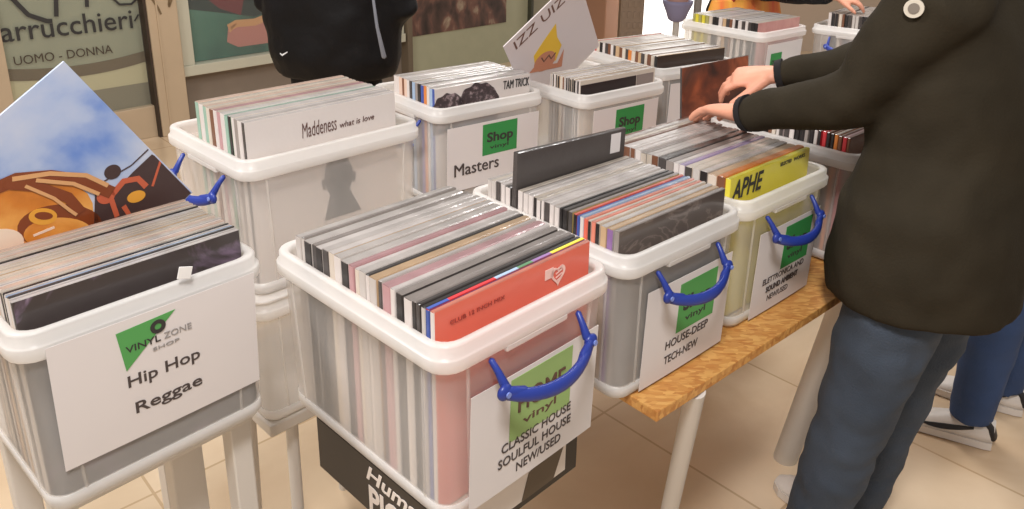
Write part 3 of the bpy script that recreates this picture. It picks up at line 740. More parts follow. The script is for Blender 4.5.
# back tables: one under the white-sleeve crate, a long one under the others
def back_table(label, c, deg, sx, sy, ztop):
    M = Matrix.Translation((c[0], c[1], 0)) @ Matrix.Rotation(R(deg), 4, 'Z')
    t_ = tag(empty('folding_table', M), label, 'table')
    g = MB(); g.box((0, 0, ztop-.016), (sx, sy, .030), 0, None, bev=.005); g.build('table_top', mat('pale_table_top', (.58, .53, .47), .45), t_)
    for a in (-1, 1):
        for b in (-1, 1):
            g = MB(); g.tube([(a*(sx/2-.08), b*(sy/2-.06), ztop-.032), (a*(sx/2-.07), b*(sy/2-.05), 0)], [.014, .014], 0, n=10, round_ends=False); g.build('leg', white_metal, t_)
    return t_
low = crate('clear lidded crate stacked beneath the handwritten white-sleeve crate', (-.468, 1.628, T+.09-.2965), 45.5, .43, .355, 'x')
g = MB(); g.loops([ring(.43, .355, i, z) for i, z in ((.05, CH+.0005), (.002, CH+.0005), (.0, CH+.002), (.0, CH+.0055), (.002, CH+.007), (.05, CH+.007))], 0); g.build('lid', plastic_rim, low)
back_table('small pale folding table under the lidded crate behind the classic house crate', (-.468, 1.628), 45.5, .40, .32, T+.09-.297)
back_table('long pale folding table under the crates by the shop windows', (.26, 2.46), 36.0, 1.34, .54, T+.0295)
back_table('far pale folding table under the pink-fronted crate', (1.23, 3.42), 38.0, 1.10, .62, T+.0295)

# ------------------------------------------------------------------ red and orange bag behind crate J
bagm = ramp_mat('red_orange_cloth', [(.30, srgb(176, 40, 30)), (.45, srgb(214, 96, 44)), (.55, srgb(216, 160, 60)), (.70, srgb(196, 60, 40))], 3.2, .7, stretch=(1.6, .2, .15))
bg = MB()
bp = Vector((1.12, 3.86, 0)); bu = Vector((math.cos(R(20)), math.sin(R(20)), 0)); bs_ = []
for z, a, b in ((0, .20, .09), (.02, .215, .10), (.18, .22, .09), (.28, .20, .05), (.33, .19, .025)):
    bs_.append([bp+Vector((0, 0, z))+bu*(a*math.copysign(abs(math.cos(2*math.pi*i/28))**.6, math.cos(2*math.pi*i/28)))+Vector((-bu.y, bu.x, 0))*(b*math.copysign(abs(math.sin(2*math.pi*i/28))**.7, math.sin(2*math.pi*i/28))) for i in range(28)])
bg.loops(bs_, 0)
bag = bg.build('cloth_bag', bagm); bag.location.z = T+.032
tag(bag, 'red and orange cloth bag standing behind the pink-fronted record crate', 'bag')
bh = MB()
for s in (-1, 1): bh.tube([bp+bu*(-.08)+Vector((0, s*.02, .32)), bp+bu*(-.06)+Vector((0, s*.03, .38)), bp+bu*(.06)+Vector((0, s*.03, .38)), bp+bu*(.08)+Vector((0, s*.02, .32))], [.008]*4, 0, n=8)
bh.build('strap', mat('red_strap', srgb(150, 40, 34), .7), bag)

# ------------------------------------------------------------------ floor and shop front
fm_ = bpy.data.materials.new('polished_stone_floor'); fm_.use_nodes = True
nt = fm_.node_tree; b = nt.nodes['Principled BSDF']; b.inputs['Roughness'].default_value = .22; b.inputs['Specular IOR Level'].default_value = .45
tc = nt.nodes.new('ShaderNodeTexCoord'); n1 = nt.nodes.new('ShaderNodeTexNoise'); n1.inputs['Scale'].default_value = 1.7; n1.inputs['Detail'].default_value = 7; n1.inputs['Distortion'].default_value = .8
cr = nt.nodes.new('ShaderNodeValToRGB'); cr.color_ramp.elements[0].position = .3; cr.color_ramp.elements[1].position = .72
cr.color_ramp.elements[0].color = (*srgb(206, 178, 146), 1); cr.color_ramp.elements[1].color = (*srgb(234, 212, 182), 1)
bt = nt.nodes.new('ShaderNodeTexBrick'); bt.offset = 0; bt.inputs['Scale'].default_value = 1; bt.inputs['Mortar Size'].default_value = .004
bt.inputs['Brick Width'].default_value = .6; bt.inputs['Row Height'].default_value = .6
bt.inputs['Color1'].default_value = (1, 1, 1, 1); bt.inputs['Color2'].default_value = (.93, .92, .90, 1); bt.inputs['Mortar'].default_value = (.72, .66, .58, 1)
mp = nt.nodes.new('ShaderNodeMapping'); mp.inputs['Rotation'].default_value = (0, 0, R(46.7)); mp.inputs['Location'].default_value = (.15, .1, 0)
mx = nt.nodes.new('ShaderNodeMix'); mx.data_type = 'RGBA'; mx.blend_type = 'MULTIPLY'; mx.inputs[0].default_value = 1
nt.links.new(tc.outputs['Object'], n1.inputs['Vector']); nt.links.new(n1.outputs['Fac'], cr.inputs['Fac'])
nt.links.new(tc.outputs['Object'], mp.inputs['Vector']); nt.links.new(mp.outputs['Vector'], bt.inputs['Vector'])
nt.links.new(cr.outputs['Color'], mx.inputs[6]); nt.links.new(bt.outputs['Color'], mx.inputs[7]); nt.links.new(mx.outputs[2], b.inputs['Base Color'])
g = MB(); g.box((0.5, 4.0, -.02), (13, 14, .04), 0); fl = g.build('floor', fm_); tag(fl, kind='structure')

WA = math.atan2(.62, .585); W0 = Vector((-2.37, 4.984, 0))
MW = Matrix.Translation(W0) @ Matrix.Rotation(WA, 4, 'Z')        # x along the shop front, -y toward the crates, z up
wall_m = mat('taupe_wall', srgb(134, 120, 106), .7, var=.05)
frame_m = mat('beige_door_wood', srgb(190, 168, 140), .5, var=.06, vscale=3)
pale_f = mat('pale_frame_paint', srgb(196, 192, 172), .5)
g = MB(); g.box((1.45, .12, 1.4), (6.1, .16, 2.8), 0)
w = g.build('wall_back', wall_m, None, MW); tag(w, kind='structure')
# door with the salon lettering
door = MB()
door.box((-.375, -.01, .105), (.80, .06, .21), 0, None, bev=.004)               # bottom rail
door.box((-.855, -.01, 1.2), (.15, .06, 2.4), 0, None, bev=.004)                # left stile
door.box((-.375, -.01, 2.35), (.80, .06, .15), 0, None, bev=.004)
do = door.build('door_1', frame_m, None, MW); tag(do, kind='structure')
post = MB(); post.box((.115, -.035, 1.4), (.19, .11, 2.8), 0, None, bev=.006); post.box((.075, -.092, 1.4), (.010, .010, 2.8), 0); post.box((.012, -.03, 1.4), (.016, .09, 2.8), 1)
po = post.build('trim_1', [frame_m, mat('dark_gasket', srgb(60, 46, 36), .6)], None, MW); tag(po, kind='structure')
film_m = mat('grey_green_window_film', srgb(150, 148, 128), .35, var=.07, vscale=2.5); film_b = mat('brown_film_band', srgb(104, 86, 64), .4); film_c = mat('cream_film', srgb(192, 180, 148), .4); film_d = mat('dim_lower_pane', srgb(132, 122, 104), .4)
def arc_band(zlo, zhi, sag, x0=-.785, x1=.006, n=16):
    lo = [(x0+(x1-x0)*i/n, zlo-sag*(1-(2*i/n-1)**2)) for i in range(n+1)]; hi = [(x0+(x1-x0)*i/n, zhi-sag*(1-(2*i/n-1)**2)) for i in range(n+1)]
    return lo+hi[::-1]
MX = Matrix.Rotation(math.pi/2, 4, 'X')
g = MB()
g.poly([(-.785, .21), (.006, .21), (.006, .36), (-.785, .36)], .004, 3, Matrix.Translation((0, .012, 0)) @ MX)
g.poly([(-.785, .36), (.006, .36), (.006, .49), (-.785, .49)], .004, 2, Matrix.Translation((0, .012, 0)) @ MX)
g.poly([(-.785, .49), (.006, .49), (.006, 2.28), (-.785, 2.28)], .004, 0, Matrix.Translation((0, .012, 0)) @ MX)
g.poly(arc_band(.495, .565, .035), .003, 1, Matrix.Translation((0, .007, 0)) @ MX)
fo = g.build('window_film', [film_m, film_b, film_c, film_d], do)
glass = translucent('window_glass', (.9, .92, .9), .06, .05, tint=(.97, .985, .97))
g = MB(); g.box((-.39, -.002, 1.24), (.79, .004, 2.07), 0); g.build('glass_pane', glass, do)
g = MB(); Mg = Matrix.Translation((0, -.005, 0)) @ MX
put_text(g, 'arrucchieri', -.778, T-.02, .732, .118, 0, Mg, .006)
put_text(g, 'UOMO - DONNA', -.735, T-.16, .545, .052, 1, Mg, .0)
for p, w_ in (([(-.72, 1.10), (-.70, .98), (-.62, .86), (-.53, .815), (-.50, .812)], .026), ([(-.455, 1.1), (-.46, .95), (-.475, .835)], .024), ([(-.27, 1.1), (-.29, .95), (-.30, .875)], .022), ([(-.16, .93), (-.11, .872), (-.04, .868), (.0, .90)], .014), ([(-.035, .76), (-.005, .80)], .010)):
    g.poly(band(p, w_), .001, 0, Mg)
g.build('salon_lettering', [ink, mat('brown_letter_ink', srgb(72, 58, 46), .6)], do)
# leaf ornament on the post
g = MB(); Mo = Matrix.Translation((0, -.093, 0)) @ MX
for p in ([(.04, .99), (.055, .90), (.085, .845), (.10, .80)], [(.19, .99), (.175, .88), (.155, .84)], [(.16, .97), (.165, .9), (.155, .85)]): g.poly(band(p, .014), .001, 0, Mo)
g.build('leaf_ornament', mat('ornament_brown', srgb(120, 98, 70), .6), po)

def shop_window(name, x0, x1, z0, pic, fr_m, border):
    f_ = MB()
    f_.box(((x0+x1)/2, -.0, z0-.035), (x1-x0, .10, .07), 0, None, bev=.004)      # sill
    f_.box((x0+border/2, -.0, 1.3), (border, .06, 2*(1.3-z0)+.0), 0, None, bev=.003)
    f_.box((x1-border/2, -.0, 1.3), (border, .06, 2*(1.3-z0)+.0), 0, None, bev=.003)
    f_.box(((x0+x1)/2, -.0, 2*1.3-z0), (x1-x0, .08, .07), 0, None, bev=.004)
    o_ = f_.build(name, fr_m, None, MW); tag(o_, kind='structure')
    g_ = MB(); g_.box(((x0+x1)/2, -.006, 1.3), (x1-x0-2*border, .004, 2*(1.3-z0)), 0); g_.build('glass_pane', glass, o_)
    return o_
w2 = shop_window('window_2', .212, 2.10, .435, None, pale_f, .10)
teal = ramp_mat('teal_poster_print', [(.3, srgb(34, 58, 52)), (.5, srgb(66, 106, 92)), (.7, srgb(98, 138, 120))], 1.6, .4)
g = MB(); g.box((1.15, .030, 1.3), (1.66, .006, 1.72), 0, None)
p2 = g.build('poster', teal, None, MW); tag(p2, 'teal poster of a figure with a pink block, behind the black-coated person', 'poster')
g = MB(); Mp = Matrix.Translation((0, .0268, 0)) @ MX
pk = mat('pink_block_print', srgb(186, 120, 112), .5); sk = mat('tan_arm_print', srgb(206, 150, 104), .5); mr = mat('maroon_print', srgb(110, 34, 40), .5); dkp = mat('dark_teal_print', srgb(26, 40, 38), .5)
g.poly([(.31, .80), (.31, 1.6), (1.3, 1.6), (1.3, .80), (.8, .70)], .001, 3, Mp)
g.poly([(.46, .86), (.55, .78), (.70, .72), (.74, .85), (.86, .82), (.84, 1.2), (.5, 1.2)], .0016, 2, Mp)
g.poly([(.58, .545), (.66, .50), (1.00, .50), (1.02, .645), (.60, .655)], .0016, 0, Mp)
g.poly(band([(.60, .64), (.66, .665), (.80, .66), (.90, .685), (.95, .70), (.93, .85), (.88, 1.0)], .05), .0022, 1, Mp)
for k in range(4): g.poly(band([(.66, .665), (.605, .648-.012*k)], .012), .0026, 1, Mp)
g.build('poster_print', [pk, sk, mr, dkp], p2)
green_m = mat('pale_green_panel', srgb(170, 168, 140), .55, var=.04)
g = MB(); g.box((2.14, -.01, 1.4), (.05, .10, 2.8), 0, None, bev=.004); o_ = g.build('trim_2', mat('grey_brown_trim', srgb(112, 98, 80), .5), None, MW); tag(o_, kind='structure')
g = MB(); g.box((2.90, .02, 1.4), (1.47, .05, 2.8), 0); o_ = g.build('wall_panel', green_m, None, MW); tag(o_, kind='structure')
g = MB(); g.box((3.655, -.005, 1.4), (.035, .09, 2.8), 0, None, bev=.003); o_ = g.build('trim_3', mat('dark_green_trim', srgb(66, 66, 52), .5), None, MW); tag(o_, kind='structure')
crowd = ramp_mat('dark_street_print', [(.34, srgb(52, 40, 36)), (.48, srgb(88, 66, 58)), (.58, srgb(120, 84, 72)), (.70, srgb(176, 160, 136))], 7.5, .45, dist=.4, stretch=(1, 1, .6))
g = MB(); g.box((2.75, -.010, 1.10), (1.16, .008, 1.42), 0); p3 = g.build('poster', crowd, None, MW); tag(p3, 'dark brown photo poster on the pale green panel, right of the black-coated person', 'poster')
g = MB(); g.box((4.10, .02, 1.4), (.86, .05, 2.8), 0); o_ = g.build('wall_panel', mat('sage_panel', srgb(150, 144, 122), .6), None, MW); tag(o_, kind='structure')
# pillar at the end of the shop front
g = MB(); g.box((4.80, -.12, 1.4), (.60, .34, 2.8), 0, None, bev=.01); o_ = g.build('pillar', mat('brown_pillar', srgb(186, 140, 112), .55, var=.05, vscale=2), None, MW); tag(o_, kind='structure')

# far bright shop: a lit window wall, a woven post, a slim grey post and a lilac armchair in front of it
lit = mat('lit_shop_window', (.9, .9, .88), .5, emit=(1.0, .97, .94), estr=1.6)
g = MB(); Mlit = Matrix.Translation((1.70, 8.3, 0))
g.box((0, 0, 1.4), (1.8, .05, 2.8), 0); o_ = g.build('window_4', lit, None, Mlit); tag(o_, kind='structure')
g = MB(); g.box((4.4, 8.3, 1.4), (3.6, .12, 2.8), 0); o_ = g.build('wall_far', mat('far_beige_wall', srgb(196, 176, 156), .7), None); tag(o_, kind='structure')
weave = mat('woven_post', srgb(152, 130, 110), .7)
g = MB()
px, py = 1.12, 7.6
g.box((0, 0, 1.3), (.22, .16, 2.6), 0, Matrix.Translation((px, py, 0)))
for i in range(26):
    for j in range(4): g.box((-.082+.055*j, -.085, .1*i+.06), (.030, .012, .055), 0, Matrix.Translation((px, py, 0)))
o_ = g.build('pillar', weave, None); tag(o_, kind='structure'); 
g = MB(); g.tube([(1.62, 7.0, 0), (1.60, 7.0, 2.4)], [.035, .035], 0, n=12, round_ends=False); o_ = g.build('banner_pole', mat('grey_pole', srgb(140, 132, 128), .4), None); tag(o_, 'slim grey pole in front of the bright far shop window', 'pole')
g = MB()
lil = mat('lilac_upholstery', srgb(150, 146, 178), .8)
ch = tag(empty('tub_seat', Matrix.Translation((1.50, 7.3, 0)) @ Matrix.Rotation(R(20), 4, 'Z')), 'lilac tub seat on a pedestal in front of the bright far shop window', 'chair')
rg_ = []
for z, r_ in ((.44, .05), (.46, .08), (.52, .10), (.60, .135), (.63, .14), (.63, .11), (.58, .10), (.56, .02)): rg_.append([Vector((r_*math.cos(2*math.pi*i/24), r_*math.sin(2*math.pi*i/24), z)) for i in range(24)])
g.loops(rg_, 0); g.build('seat_shell', lil, ch)
g = MB(); g.tube([(0, 0, .60), (0, 0, .66)], [(.098, .098), (.09, .09)], 0, n=20); g.build('cushion', mat('rose_cushion', srgb(196, 150, 140), .8), ch)
g = MB(); g.tube([(0, 0, .02), (0, 0, .44)], [.03, .03], 0, n=12, round_ends=False); g.disc((0, 0, 0), (0, 0, 1), .18, .02, 0); g.build('pedestal', white_metal, ch)

# ------------------------------------------------------------------ people
def soft(o, voxel, it=6, fac=.5, disp=0.0, dscale=.12):
    m = o.modifiers.new('remesh', 'REMESH'); m.mode = 'VOXEL'; m.voxel_size = voxel; m.use_smooth_shade = True
    s = o.modifiers.new('smooth', 'SMOOTH'); s.factor = fac; s.iterations = it
    if disp:
        tx = bpy.data.textures.new('cloth_folds', 'CLOUDS'); tx.noise_scale = dscale; tx.noise_depth = 1
        d_ = o.modifiers.new('folds', 'DISPLACE'); d_.texture = tx; d_.strength = disp; d_.mid_level = .5; d_.texture_coords = 'LOCAL'
def hand(mb, wrist, d, nrm, curl=.4, side=1, sc=1.0, spread=.06, thumb_open=.6):
    """d: wrist->fingers, nrm: back of the hand, side=+1: thumb on the d x nrm side"""
    wrist = Vector(wrist); d = Vector(d).normalized(); nrm = Vector(nrm); nrm = (nrm-d*nrm.dot(d)).normalized(); a = d.cross(nrm)*side
    k = sc
    mb.tube([wrist-d*.012*k, wrist, wrist+d*.03*k, wrist+d*.065*k, wrist+d*.088*k], [(.027*k, .020*k), (.026*k, .019*k), (.034*k, .017*k), (.040*k, .0145*k), (.039*k, .012*k)], 0, n=14, side=a)
    for i, (off, ln) in enumerate(((.0285, .072), (.0095, .080), (-.0095, .075), (-.027, .058))):
        p = wrist+d*(.082-.004*abs(i-1))*k+a*off*k
        dirv = (d+a*spread*(1.3-i)).normalized(); pts = [p]; rad = [.0092*k]
        ax = dirv.cross(nrm).normalized()
        ang = 0
        for j, (fr_, bend) in enumerate(((.45, .75), (.32, 1.1), (.23, .8))):
            ang -= curl*bend*(1+.12*i)
            dv = Matrix.Rotation(-ang*-1, 4, ax) @ dirv
            # bend toward the palm
            if (Matrix.Rotation(.1, 4, ax) @ dirv).dot(nrm) > 0: dv = Matrix.Rotation(ang, 4, ax) @ dirv
            else: dv = Matrix.Rotation(-ang, 4, ax) @ dirv
            p = p+dv*ln*fr_*k; pts.append(p); rad.append((.0086, .0078, .0066)[j]*k)
        mb.tube(pts, rad, 0, n=10)
    t0 = wrist+d*.018*k+a*.022*k
    td = (d*.75+a*thumb_open-nrm*.25).normalized()
    mb.tube([t0, t0+td*.036*k, t0+td*.062*k+(d*.4-nrm*.2)*.01*k, t0+td*.082*k+(d*.6-nrm*.3)*.022*k], [.0140*k, .0115*k, .0098*k, .0080*k], 0, n=10)

def head(mb, c, fwd_, s=1.0):
    """face with brow, nose, chin and ears around centre c"""
    c = Vector(c); f = Vector(fwd_).normalized(); l_ = Vector((0, 0, 1)).cross(f).normalized(); u_ = Vector((0, 0, 1))
    mb.tube([c-u_*.085+f*.03, c-u_*.055+f*.018, c-u_*.01+f*.002, c+u_*.045-f*.006, c+u_*.085-f*.008], [(.040*s, .052*s), (.060*s, .076*s), (.071*s, .090*s), (.074*s, .094*s), (.055*s, .072*s)], 0, n=20, side=l_)
    mb.tube([c+f*.088+u_*.012, c+f*.100-u_*.018, c+f*.106-u_*.030], [.008*s, .012*s, .013*s], 0, n=8)
    mb.tube([c+f*.084-l_*.03+u_*.022, c+f*.091+u_*.024, c+f*.084+l_*.03+u_*.022], [.009*s, .009*s, .009*s], 0, n=8)
    mb.tube([c+f*.082-l_*.02-u_*.055, c+f*.090-u_*.054, c+f*.082+l_*.02-u_*.055], [.007, .009, .007], 0, n=8)
    for s_ in (-1, 1): mb.tube([c+l_*s_*.074*s-u_*.025, c+l_*s_*.083*s+u_*.01-f*.008, c+l_*s_*.078*s+u_*.028-f*.004], [.008, .012, .008], 0, n=8)
skin = mat('skin', srgb(222, 156, 128), .5, var=.06, vscale=30)
hair_m = mat('dark_hair', srgb(44, 34, 28), .6, bump=.4, bscale=90)
shoe_white = mat('shoe_white', srgb(222, 214, 206), .5); shoe_black = mat('shoe_black', srgb(30, 28, 30), .5); shoe_yel = mat('shoe_yellow', srgb(220, 200, 70), .5)

def shoe(parent, toe_dir, heel, length=.285, main=None, name='shoe', swoosh=False):
    td = Vector(toe_dir); td.z = 0; td.normalize(); ac = Vector((-td.y, td.x, 0)); heel = Vector(heel)
    g = MB(); k = length/.285
    st = [(.0, .030, .085), (.02, .036, .092), (.07, .038, .090), (.12, .040, .078), (.17, .044, .060), (.22, .045, .048), (.26, .038, .040), (.285, .018, .030)]
    rings_ = []
    for x, hw, hz in st:
        c_ = heel+td*x*k
        rings_.append([c_+ac*hw*k*math.copysign(abs(math.cos(a))**.8, math.cos(a))+Vector((0, 0, .022+max(0, math.sin(a))*(hz-.022)-max(0, -math.sin(a))*.0)) for a in [2*math.pi*i/20 for i in range(20)]])
    g.loops(rings_, 0)
    o_ = child_world(g, name, main or shoe_white, parent)
    g = MB(); sl = []
    for z in (.001, .024):
        out_ = []
        for x, hw, hz in st: out_.append(heel+td*x*k+ac*(hw+.003)*k+Vector((0, 0, z)))
        for x, hw, hz in st[::-1]: out_.append(heel+td*x*k-ac*(hw+.003)*k+Vector((0, 0, z)))
        sl.append(out_)
    g.loops(sl, 0, smooth=False); s_ = MB.build(g, 'sole', shoe_white, o_)
    if swoosh:
        for sd in (-1, 1):
            g = MB()
            lo, hi = [], []
            for i in range(9):
                t_ = i/8; x = .055+.135*t_
                hwx = .0375+.045*(x-.055); hzx = .091-.33*(x-.06)
                def side_pt(z):
                    q_ = min(.95, max(0, (z-.022)/(hzx-.022))); return heel+td*x*k+ac*sd*(hwx*(1-q_*q_)**.4+.0015)*k+Vector((0, 0, z))
                zc2 = .036+.026*(1-t_)**1.8; th_ = .0015+.0085*math.sin(math.pi*min(1, t_*.85+.12))*(.5+.5*t_)
                lo.append(side_pt(zc2-th_)); hi.append(side_pt(zc2+th_))
            n_ = len(lo); v = lo+hi+[p+ac*sd*.003 for p in lo]+[p+ac*sd*.003 for p in hi]
            fcs = [(i+2*n_, i+1+2*n_, i+1+3*n_, i+3*n_) for i in range(n_-1)]+[(i, i+n_, i+1+n_, i+1) for i in range(n_-1)]+[(i, i+1, i+1+2*n_, i+2*n_) for i in range(n_-1)]+[(i+n_, i+3*n_, i+1+3*n_, i+1+n_) for i in range(n_-1)]
            g.add(v, fcs, 0); MB.build(g, 'side_flash', shoe_black, o_)
        g = MB(); g.tube([heel+Vector((0, 0, .035)), heel+td*.012+Vector((0, 0, .07)), heel+td*.03+Vector((0, 0, .088))], [(.034, .012), (.036, .012), (.03, .01)], 0, n=12, side=ac); MB.build(g, 'heel_cap', shoe_black, o_)
        g = MB(); g.tube([heel+td*.02+Vector((0, 0, .094)), heel+td*.06+Vector((0, 0, .096))], [(.034, .008), (.036, .008)], 0, n=12, side=ac); MB.build(g, 'collar', shoe_yel, o_)
    return o_

# ---- person in the olive parka, browsing
F1 = Vector((-.67, .74, 0)); L1 = Vector((-.74, -.67, 0))
olive = mat('olive_parka', srgb(48, 42, 32), .85, var=.14, vscale=9, bump=.15, bscale=180, spec=.12)
denim = mat('worn_denim', srgb(60, 70, 84), .85, var=.3, vscale=6, bump=.3, bscale=260)
denim2 = mat('blue_denim', srgb(50, 72, 112), .85, var=.18, vscale=6, bump=.3, bscale=260)
cuff_m = mat('black_rib_knit', srgb(22, 18, 20), .9)
P1 = Vector((.90, 1.54, 0))
bm_ = MB()
pel = Vector((.905, 1.525, .92)); chest = Vector((.885, 1.585, 1.26)); neck = Vector((.850, 1.625, 1.50)); hd = neck+Vector((-.03, .035, .15))
lsh, lel, lwr = Vector((.765, 1.445, 1.420)), Vector((.676, 1.525, 1.222)), Vector((.522, 1.708, 1.132))
rsh, rel, rwr = Vector((1.03, 1.70, 1.42)), Vector((.925, 1.895, 1.225)), Vector((.690, 2.010, 1.155))
lhp, lkn, lan = Vector((.815, 1.455, .86)), Vector((.752, 1.455, .50)), Vector((.706, 1.485, .10))
rhp, rkn, ran = Vector((.985, 1.600, .86)), Vector((.955, 1.635, .50)), Vector((.915, 1.675, .10))
bm_.tube([pel, (pel+chest)/2, chest, chest+(neck-chest)*.6, neck, neck+(hd-neck)*.5], [(.15, .10), (.14, .095), (.17, .11), (.15, .08), (.055, .055), (.05, .05)], 0, n=20, side=L1)
for s_, e_, w_ in ((lsh, lel, lwr), (rsh, rel, rwr)): bm_.tube([s_, (s_+e_)/2, e_, (e_+w_)/2, w_], [.05, .045, .038, .034, .024], 0, n=12); 
bm_.tube([lsh, chest+Vector((0, 0, .14)), rsh], [.045, .07, .045], 0, n=12)
for h_, k_, a_ in ((lhp, lkn, lan), (rhp, rkn, ran)): bm_.tube([h_, (h_+k_)/2, k_, (k_+a_)/2, a_], [.078, .066, .05, .048, .036], 0, n=12)
bm_.tube([lhp, pel, rhp], [.08, .10, .08], 0, n=12)
for a_ in (lan, ran): bm_.tube([a_, a_-Vector((0, 0, .05)), a_-Vector((0, 0, .058))+F1*.07], [.034, .028, .020], 0, n=10)
head(bm_, hd, F1+Vector((0, 0, -.4)))
ldir = Vector((-.045, .150, -.030)); hand(bm_, lwr+ldir.normalized()*.012, ldir, (.12, -.02, 1), curl=.20, side=1, spread=.13, sc=1.18)
rdir = Vector((-.110, .050, -.022)); hand(bm_, rwr+rdir.normalized()*.010, rdir, (.1, -.42, .9), curl=.50, side=-1, spread=.06, sc=1.12)
p1 = child_world(bm_, 'person', skin, empty('tmp', Matrix.Identity(4)))
p1.parent = None; p1.matrix_basis = Matrix.Identity(4); bpy.data.objects.remove(bpy.data.objects['tmp'])
soft(p1, .0042, 3, .4)
tag(p1, 'person in olive parka and worn jeans, leaning over the crates and flipping records', 'person', 'people at the record stall')
def on(parent, mb, name, mats): return mb.build(name, mats, parent, parent.matrix_basis.inverted())
jk = MB()
hem = Vector((.872, 1.508, .800))
jk.tube([hem, hem+Vector((.0, .002, .08)), hem+Vector((.005, .006, .18)), Vector((.900, 1.535, 1.10)), Vector((.895, 1.560, 1.24)), Vector((.885, 1.585, 1.38)), Vector((.862, 1.615, 1.475)), Vector((.850, 1.630, 1.53))], [(.205, .185), (.214, .188), (.208, .176), (.190, .160), (.205, .155), (.195, .125), (.115, .095), (.090, .085)], 0, n=28, side=L1, round_ends=False)
jk.tube([lsh+L1*-.04, lsh, lsh*.5+lel*.5, lel, lel*.5+lwr*.5, lwr+(lel-lwr)*.06], [.085, .086, .074, .062, .051, .040], 0, n=16)
jk.tube([rsh+L1*.04, rsh, rsh*.5+rel*.5, rel, rel*.5+rwr*.5, rwr+(rel-rwr)*.06], [.085, .084, .072, .062, .050, .037], 0, n=16)
jk.tube([lsh, Vector((.88, 1.58, 1.41)), rsh], [.08, .11, .08], 0, n=14)
jk.tube([Vector((.90, 1.57, 1.52))+L1*.06, Vector((.925, 1.545, 1.49)), Vector((.90, 1.57, 1.52))-L1*.06], [.05, .065, .05], 0, n=12)   # folded hood
pk_ = Vector((.905, 1.53, 0))
jo = on(p1, jk, 'parka', olive); soft(jo, .010, 7, .5, .022, .11)
cf = MB(); dd = (lwr-lel).normalized(); cf.tube([lwr-dd*.012, lwr+dd*.004], [.0430, .0400], 0, n=18, round_ends=False); on(jo, cf, 'cuff', cuff_m).parent = jo
cf = MB(); dd = (rwr-rel).normalized(); cf.tube([rwr-dd*.012, rwr+dd*.006], [.0400, .0370], 0, n=18, round_ends=False); on(jo, cf, 'cuff', cuff_m).parent = jo
bdg = MB(); bc = Vector((.703, 1.397, 1.416)); bn = (Vector((0, 0, camz))-bc).normalized(); bn = (bn+L1*.8).normalized()
bdg.disc(bc, bn, .0165, .006, 0, n=24); bdg.disc(bc+bn*.0055, bn, .0095, .002, 1, n=20)
on(jo, bdg, 'sleeve_badge', [mat('badge_white', srgb(196, 186, 170), .5), mat('badge_grey', srgb(120, 110, 100), .4)])
je = MB()
for h_, k_, a_ in ((lhp, lkn, lan), (rhp, rkn, ran)):
    je.tube([h_, h_*.5+k_*.5, k_, k_*.5+a_*.5, a_-Vector((0, 0, .025))], [.104, .094, .076, .067, .064], 0, n=16, round_ends=False)
je.tube([lhp+Vector((0, 0, .03)), pel, rhp+Vector((0, 0, .03))], [.11, .135, .11], 0, n=14)
jn = on(p1, je, 'jeans', denim); soft(jn, .010, 5, .5, .016, .07)
shoe(p1, F1, lan*1-F1*.07+Vector((0, 0, -.098)), main=shoe_white); shoe(p1, F1, ran-F1*.07+Vector((0, 0, -.098)), main=shoe_white)
hr = MB(); hr.tube([hd+Vector((.02, -.02, -.04)), hd+Vector((.015, -.015, .03)), hd+Vector((0, 0, .09))], [(.078, .088), (.083, .10), (.062, .078)], 0, n=18, side=L1); on(p1, hr, 'hair', hair_m)

